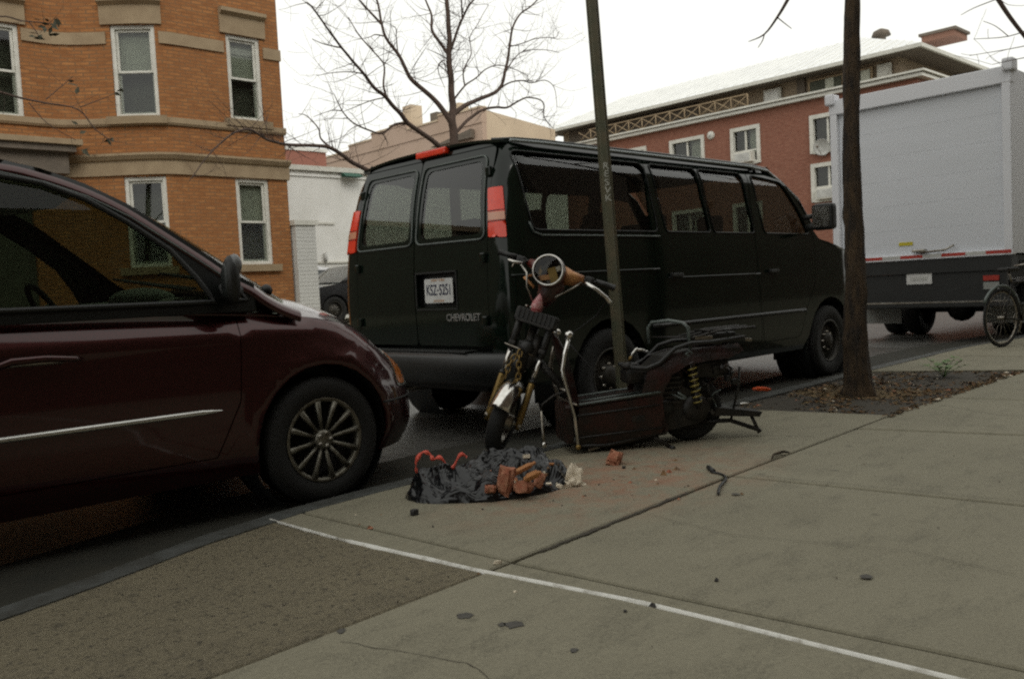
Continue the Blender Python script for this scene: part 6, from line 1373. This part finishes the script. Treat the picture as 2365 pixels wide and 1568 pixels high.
# rubber strap on the joint
q0 = at(1640, 1083, z=PV+.01); o = thing('rubber_strap', 'black rubber strap with a hooked end lying across the pavement joint', 'strap', q0)
b = MB(); P = [at(x, y, z=PV+.008)-q0 for x, y in ((1638, 1082), (1645, 1090), (1660, 1093), (1672, 1098), (1676, 1106), (1668, 1116), (1661, 1126), (1659, 1140))]; b.tube(catmull(P, 4), .007, 'blackpl', 8); b.build('strap_band', o)
b = MB(); P = [at(x, y, z=PV+.012)-q0 for x, y in ((1636, 1079), (1641, 1083), (1648, 1088))]; b.tube(P, .013, 'blackpl', 8); b.build('strap_hook', o)
o = thing('broken_twig', 'short dark twig lying on the long pavement joint behind the strap', 'twig', at(1795, 1052, z=PV+.006)); b = MB(); b.tube([(-.09, -.02, 0), (-.04, 0, .012), (.02, .01, .008), (.07, 0, .012), (.10, -.02, .003)], [.004, .006, .009, .008, .004], 'bark', 7); b.build('stem', o)
# fine rubble spread over the pavement: too many to count
b = MB(); rc = random.Random(77)
def crumb(x, y, s_, mt):
    q = Matrix.Rotation(rc.uniform(0, 6), 3, 'Z'); vs = [Vector((x, y, PV+.001))+q @ Vector(v) for v in ((-s_, -.7*s_, 0), (s_, -.6*s_, 0), (.8*s_, .7*s_, 0), (-.7*s_, .8*s_, 0), (-.3*s_, -.2*s_, s_*rc.uniform(.6, 1.2)), (.4*s_, .2*s_, s_*rc.uniform(.5, 1.1)))]
    b.add(vs, [(0, 1, 5, 4), (1, 2, 5), (2, 3, 4, 5), (3, 0, 4)], mt)
for _ in range(300):
    px, py = rc.gauss(1440, 130), rc.gauss(1115, 28)
    if py < 1050 or px > 1950: continue
    p = at(px, py, z=PV); crumb(p.x, p.y, rc.uniform(.001, .0035) if rc.random() < .88 else rc.uniform(.005, .009), rc.choice(['crumb', 'crumb', 'brickbit', 'litter', 'bark']))
for _ in range(60):
    px, py = rc.gauss(1430, 22), rc.gauss(1146, 5); p = at(px, py, z=PV); crumb(p.x, p.y, rc.uniform(.002, .0045), 'crumb')
for px, py, s_, mt in ((1465, 1084, .016, 'litter'), (1533, 1097, .024, 'litter'), (1545, 1092, .018, 'brickbit'), (1562, 1085, .02, 'litter'), (1560, 1064, .014, 'litter'), (1455, 1116, .014, 'brickbit'), (1515, 1110, .010, 'paper'), (855, 1220, .014, 'brickbit'), (830, 1212, .006, 'litter'), (1655, 1340, .010, 'crumb'), (1508, 1400, .012, 'crumb'), (1115, 1178, .008, 'crumb'), (1000, 1218, .009, 'crumb'), (822, 1190, .008, 'paper'), (880, 1190, .006, 'litter'), (1105, 1325, .006, 'litter')):
    p = at(px, py, z=PV); crumb(p.x, p.y, s_, mt)
for _ in range(120):
    p = Vector((rc.uniform(1.0, 7.5), rc.uniform(.2, 3.7))); crumb(p.x, p.y, rc.uniform(.0015, .004), rc.choice(['crumb', 'litter', 'bark']))
tag(b.build('rubble_crumbs', recalc=False), 'brick crumbs and grit scattered over the pavement round the bag', 'rubble', kind='stuff')

# ------------------------------------------------------------ weed in the bed
q = at(2180, 868, z=.06); o = thing('weed', 'small leafy green weed growing at the back edge of the soil bed', 'plant', (q.x, q.y, .05)); b = MB(); bl = MB(); rw = random.Random(3)
for k in range(9):
    a = k*.75; d = Vector((math.cos(a)*rw.uniform(.3, 1), math.sin(a)*rw.uniform(.3, 1), rw.uniform(1, 1.8))).normalized(); P = [Vector((0, 0, 0))]
    for s in range(5): d = (d+Vector((math.cos(a)*.16, math.sin(a)*.16, -.02))).normalized(); P.append(P[-1]+d*.045)
    b.tube(P, [.004-.0005*s for s in range(6)], 'weed', 5)
    for s in range(2, 6):
        for _ in range(3):
            an = rw.uniform(0, 6.3); l = Vector((math.cos(an), math.sin(an), rw.uniform(-.2, .5))).normalized()*rw.uniform(.04, .075); w_ = l.cross(Vector((0, 0, 1))).normalized()*l.length*.28; p = P[s]; bl.add([p, p+l*.5+w_, p+l, p+l*.5-w_], [(0, 1, 2, 3)], 'weed')
b.build('stem', o, recalc=False); bl.build('leaves', o, recalc=False)

# ------------------------------------------------------------ bicycle at the right edge
wc = at(2313, 734, d=10.6); wr = wc.z-PV
o = thing('bicycle', 'dark bicycle cut off by the frame, standing on the pavement near the truck', 'bicycle', (wc.x, wc.y, PV), R(-14))
for nm, x in (('rear_wheel', 0), ('front_wheel', 1.02)):
    w = bpy.data.objects.new(nm, None); link(w, o); w.location = (x, 0, wr)
    b = MB(); b.tube([(math.cos(a)*(wr-.018), 0, math.sin(a)*(wr-.018)) for a in [2*math.pi*i/40 for i in range(40)]], .018, 'tyre', 8, closed=True); b.build('tyre', w)
    b = MB(); b.tube([(math.cos(a)*(wr-.045), 0, math.sin(a)*(wr-.045)) for a in [2*math.pi*i/40 for i in range(40)]], .010, 'dullchrome', 8, closed=True); b.lathe([(.02, -.04), (.02, .04)], 'dullchrome', 10)
    for k in range(24): a = 2*math.pi*k/24; b.tube([(math.cos(a+.3)*.02, .02*(-1)**k, math.sin(a+.3)*.02), (math.cos(a)*(wr-.05), 0, math.sin(a)*(wr-.05))], .0014, 'dullchrome', 3)
    b.build('rim', w)
b = MB(); bb_ = (.42, 0, wr-.05); st_ = (.22, 0, .78); hd = (.86, 0, .80)
for P, r_ in (([(0, .05, wr), bb_], .011), ([(0, -.05, wr), bb_], .011), ([(0, .05, wr), st_], .009), ([(0, -.05, wr), st_], .009), ([bb_, st_], .016), ([bb_, (.90, 0, .62)], .018), ([st_, hd], .016), ([(.92, 0, .56), (.84, 0, .90)], .018)): b.tube(P, r_, 'black', 8)
b.build('frame', o)
b = MB(); b.tube([(.91, .05, .58), (1.02, .05, wr)], .011, 'black'); b.tube([(.91, -.05, .58), (1.02, -.05, wr)], .011, 'black'); b.box((.91, 0, .58), (.05, .12, .03), 'black', bev=.008); b.build('fork', o)
b = MB(); b.tube([(.78, -.30, .98), (.84, -.20, 1.0), (.83, 0, .96), (.84, .20, 1.0), (.78, .30, .98)], .012, 'dullchrome'); b.tube([(.84, 0, .9), (.83, 0, .96)], .014, 'dullchrome'); b.build('handlebar', o)
b = MB(); b.tube([st_, (.17, 0, .92)], .013, 'dullchrome'); b.box((.15, 0, .945), (.26, .14, .05), 'blackpl', bev=.02); b.build('saddle', o)
b = MB(); b.lathe([(.09, .05), (.09, .055), (0, .055)], 'dullchrome', 20, bb_); b.tube([bb_, (.50, .08, wr-.2), (.50, .16, wr-.2)], .01, 'dullchrome'); b.tube([bb_, (.34, -.08, wr+.1), (.34, -.16, wr+.1)], .01, 'dullchrome'); b.build('crank', o)
b = MB(); b.tube([(math.cos(a)*(wr+.03), 0, wr+math.sin(a)*(wr+.03)) for a in [R(20+10*i) for i in range(14)]], .02, 'gasket', 6); b.build('mudguard', o)

# ------------------------------------------------------------ cars parked opposite, mostly hidden by the van
def sedan(name, label, paint, x0, y0, h, L=4.5, hatch=False, lift=0.):
    o = thing(name, label, 'car', (x0, y0+.87, 0), 0, 'cars parked on the far side'); hw = .87
    body = [(.05, .28), (.0, .55), (.06, .88), (.55, .98), (1.0, 1.0), (3.2, .96), (4.1, .84), (4.45, .66), (4.5, .30)]
    roof = [(.70, .97), (1.25, h-.05), (1.6, h), (2.4, h), (2.75, h-.06), (3.45, .95)]
    if lift: body = [(x, z+lift*(z > .8)) for x, z in body]; roof = [(x+(.65 if x < 1.5 else .3), z+(lift if z < 1.1 else 0)) for x, z in roof]; body = [(x, z-.12*(.9 < x < 1.9)*0) for x, z in body]
    if hatch: roof = [(.06, .95), (.30, h-.08), (.6, h), (2.4, h), (2.75, h-.06), (3.45, .95)]
    g1 = [(.30, 1.02), (2.0, 1.02), (2.0, h-.10), (.50, h-.11)] if hatch else [(1.02, 1.02), (2.0, 1.02), (2.0, h-.10), (1.35, h-.11)]
    wv = lambda z: hw-.10*max(0, (z-.9)/.5)**1.5*1.6-.03*max(0, (.5-z)/.3)
    def loft(prof, nm, mt, k=12):
        b = MB(); q = resample(prof, .12, False); n = len(q); vs = []; fs = []
        for x, z in q:
            for j in range(k+1): t = -1+2*j/k; vs.append((x, t*wv(z), z+.02*(1-t*t)))
        for i in range(n-1):
            for j in range(k): a = i*(k+1)+j; fs.append((a, a+1, a+k+2, a+k+1))
        b.add(vs, fs, mt, True); b.build(nm, o)
    for sd in (-1, 1):
        arches = lambda c: [(c+.36*math.cos(R(a)), .32+.36*math.sin(R(a))) for a in range(180, -1, -20)]
        skin('body_side', lambda u, v: (u, sd*wv(v), v), roundpoly([(.05, .28), (.5, .26)], .01)[:0]+[(.05, .28)]+arches(.85)+arches(3.6)+[(4.5, .30), (4.45, .66), (4.1, .84), (3.2, .96), (1.0, 1.0), (.55, .98), (.06, .88), (0, .55)], paint, o, step=.12, th=.02, flip=(sd > 0))
        skin('cabin_side', lambda u, v: (u, sd*wv(v), v), [(.15 if hatch else .70, .95), (3.45, .94)]+[p for p in reversed(roof[1:-1])], paint, o, holes=[g1, [(2.08, 1.02), (3.1, 1.01), (2.72, h-.12), (2.08, h-.10)]], step=.1, th=.02, flip=(sd > 0))
        skin('side_window', lambda u, v: (u, sd*(wv(v)-.012), v), [(.26 if hatch else 1.0, 1.0), (3.12, 1.0), (2.70, h-.09), (.46 if hatch else 1.33, h-.09)], 'carglass', o, step=.2, th=.004, flip=(sd > 0))
        for cx in (.85, 3.6): wheel(o, (cx, sd*.76, .32), .32, .19, .2, 'steel', sd)
        b = MB(); b.box((.03, sd*.66, .80), (.08, .34, .14), 'redlens', bev=.02); b.build('tail_lamp', o)
        b = MB(); b.box((4.42, sd*.62, .66), (.10, .36, .12), 'headlens', bev=.02); b.build('headlight', o)
    loft(body, 'body', paint); loft(roof[1:-1], 'roof', paint); loft([roof[0], roof[1]], 'rear_window', 'carglass'); loft([roof[-2], roof[-1]], 'windscreen', 'carglass')
    b = MB(); b.box2((.2, -.7, .2), (4.3, .7, .3), 'vantrim'); b.build('underbody', o)
    b = MB(); b.box((-.03, 0, .42), (.10, 1.6, .20), paint, bev=.04); b.build('bumper', o)
    return o
w_ = sedan('parked_car', 'white car standing before the white garage beyond the gate pier', 'carwhite', 9.2, 19.5, 1.45, hatch=True); w_.location.z = .48
w_ = sedan('parked_car', 'black car facing left in front of the white car by the gate pier', 'carblack', 14.25, 17.3, 1.40); w_.location.z = .48; w_.rotation_euler.z = math.pi
b = MB(); b.box((4.53, 0, .52), (.04, 1.5, .05), 'redlens', bev=.01); b.build('red_grille_strip', w_)  # red strip across the front of the black car
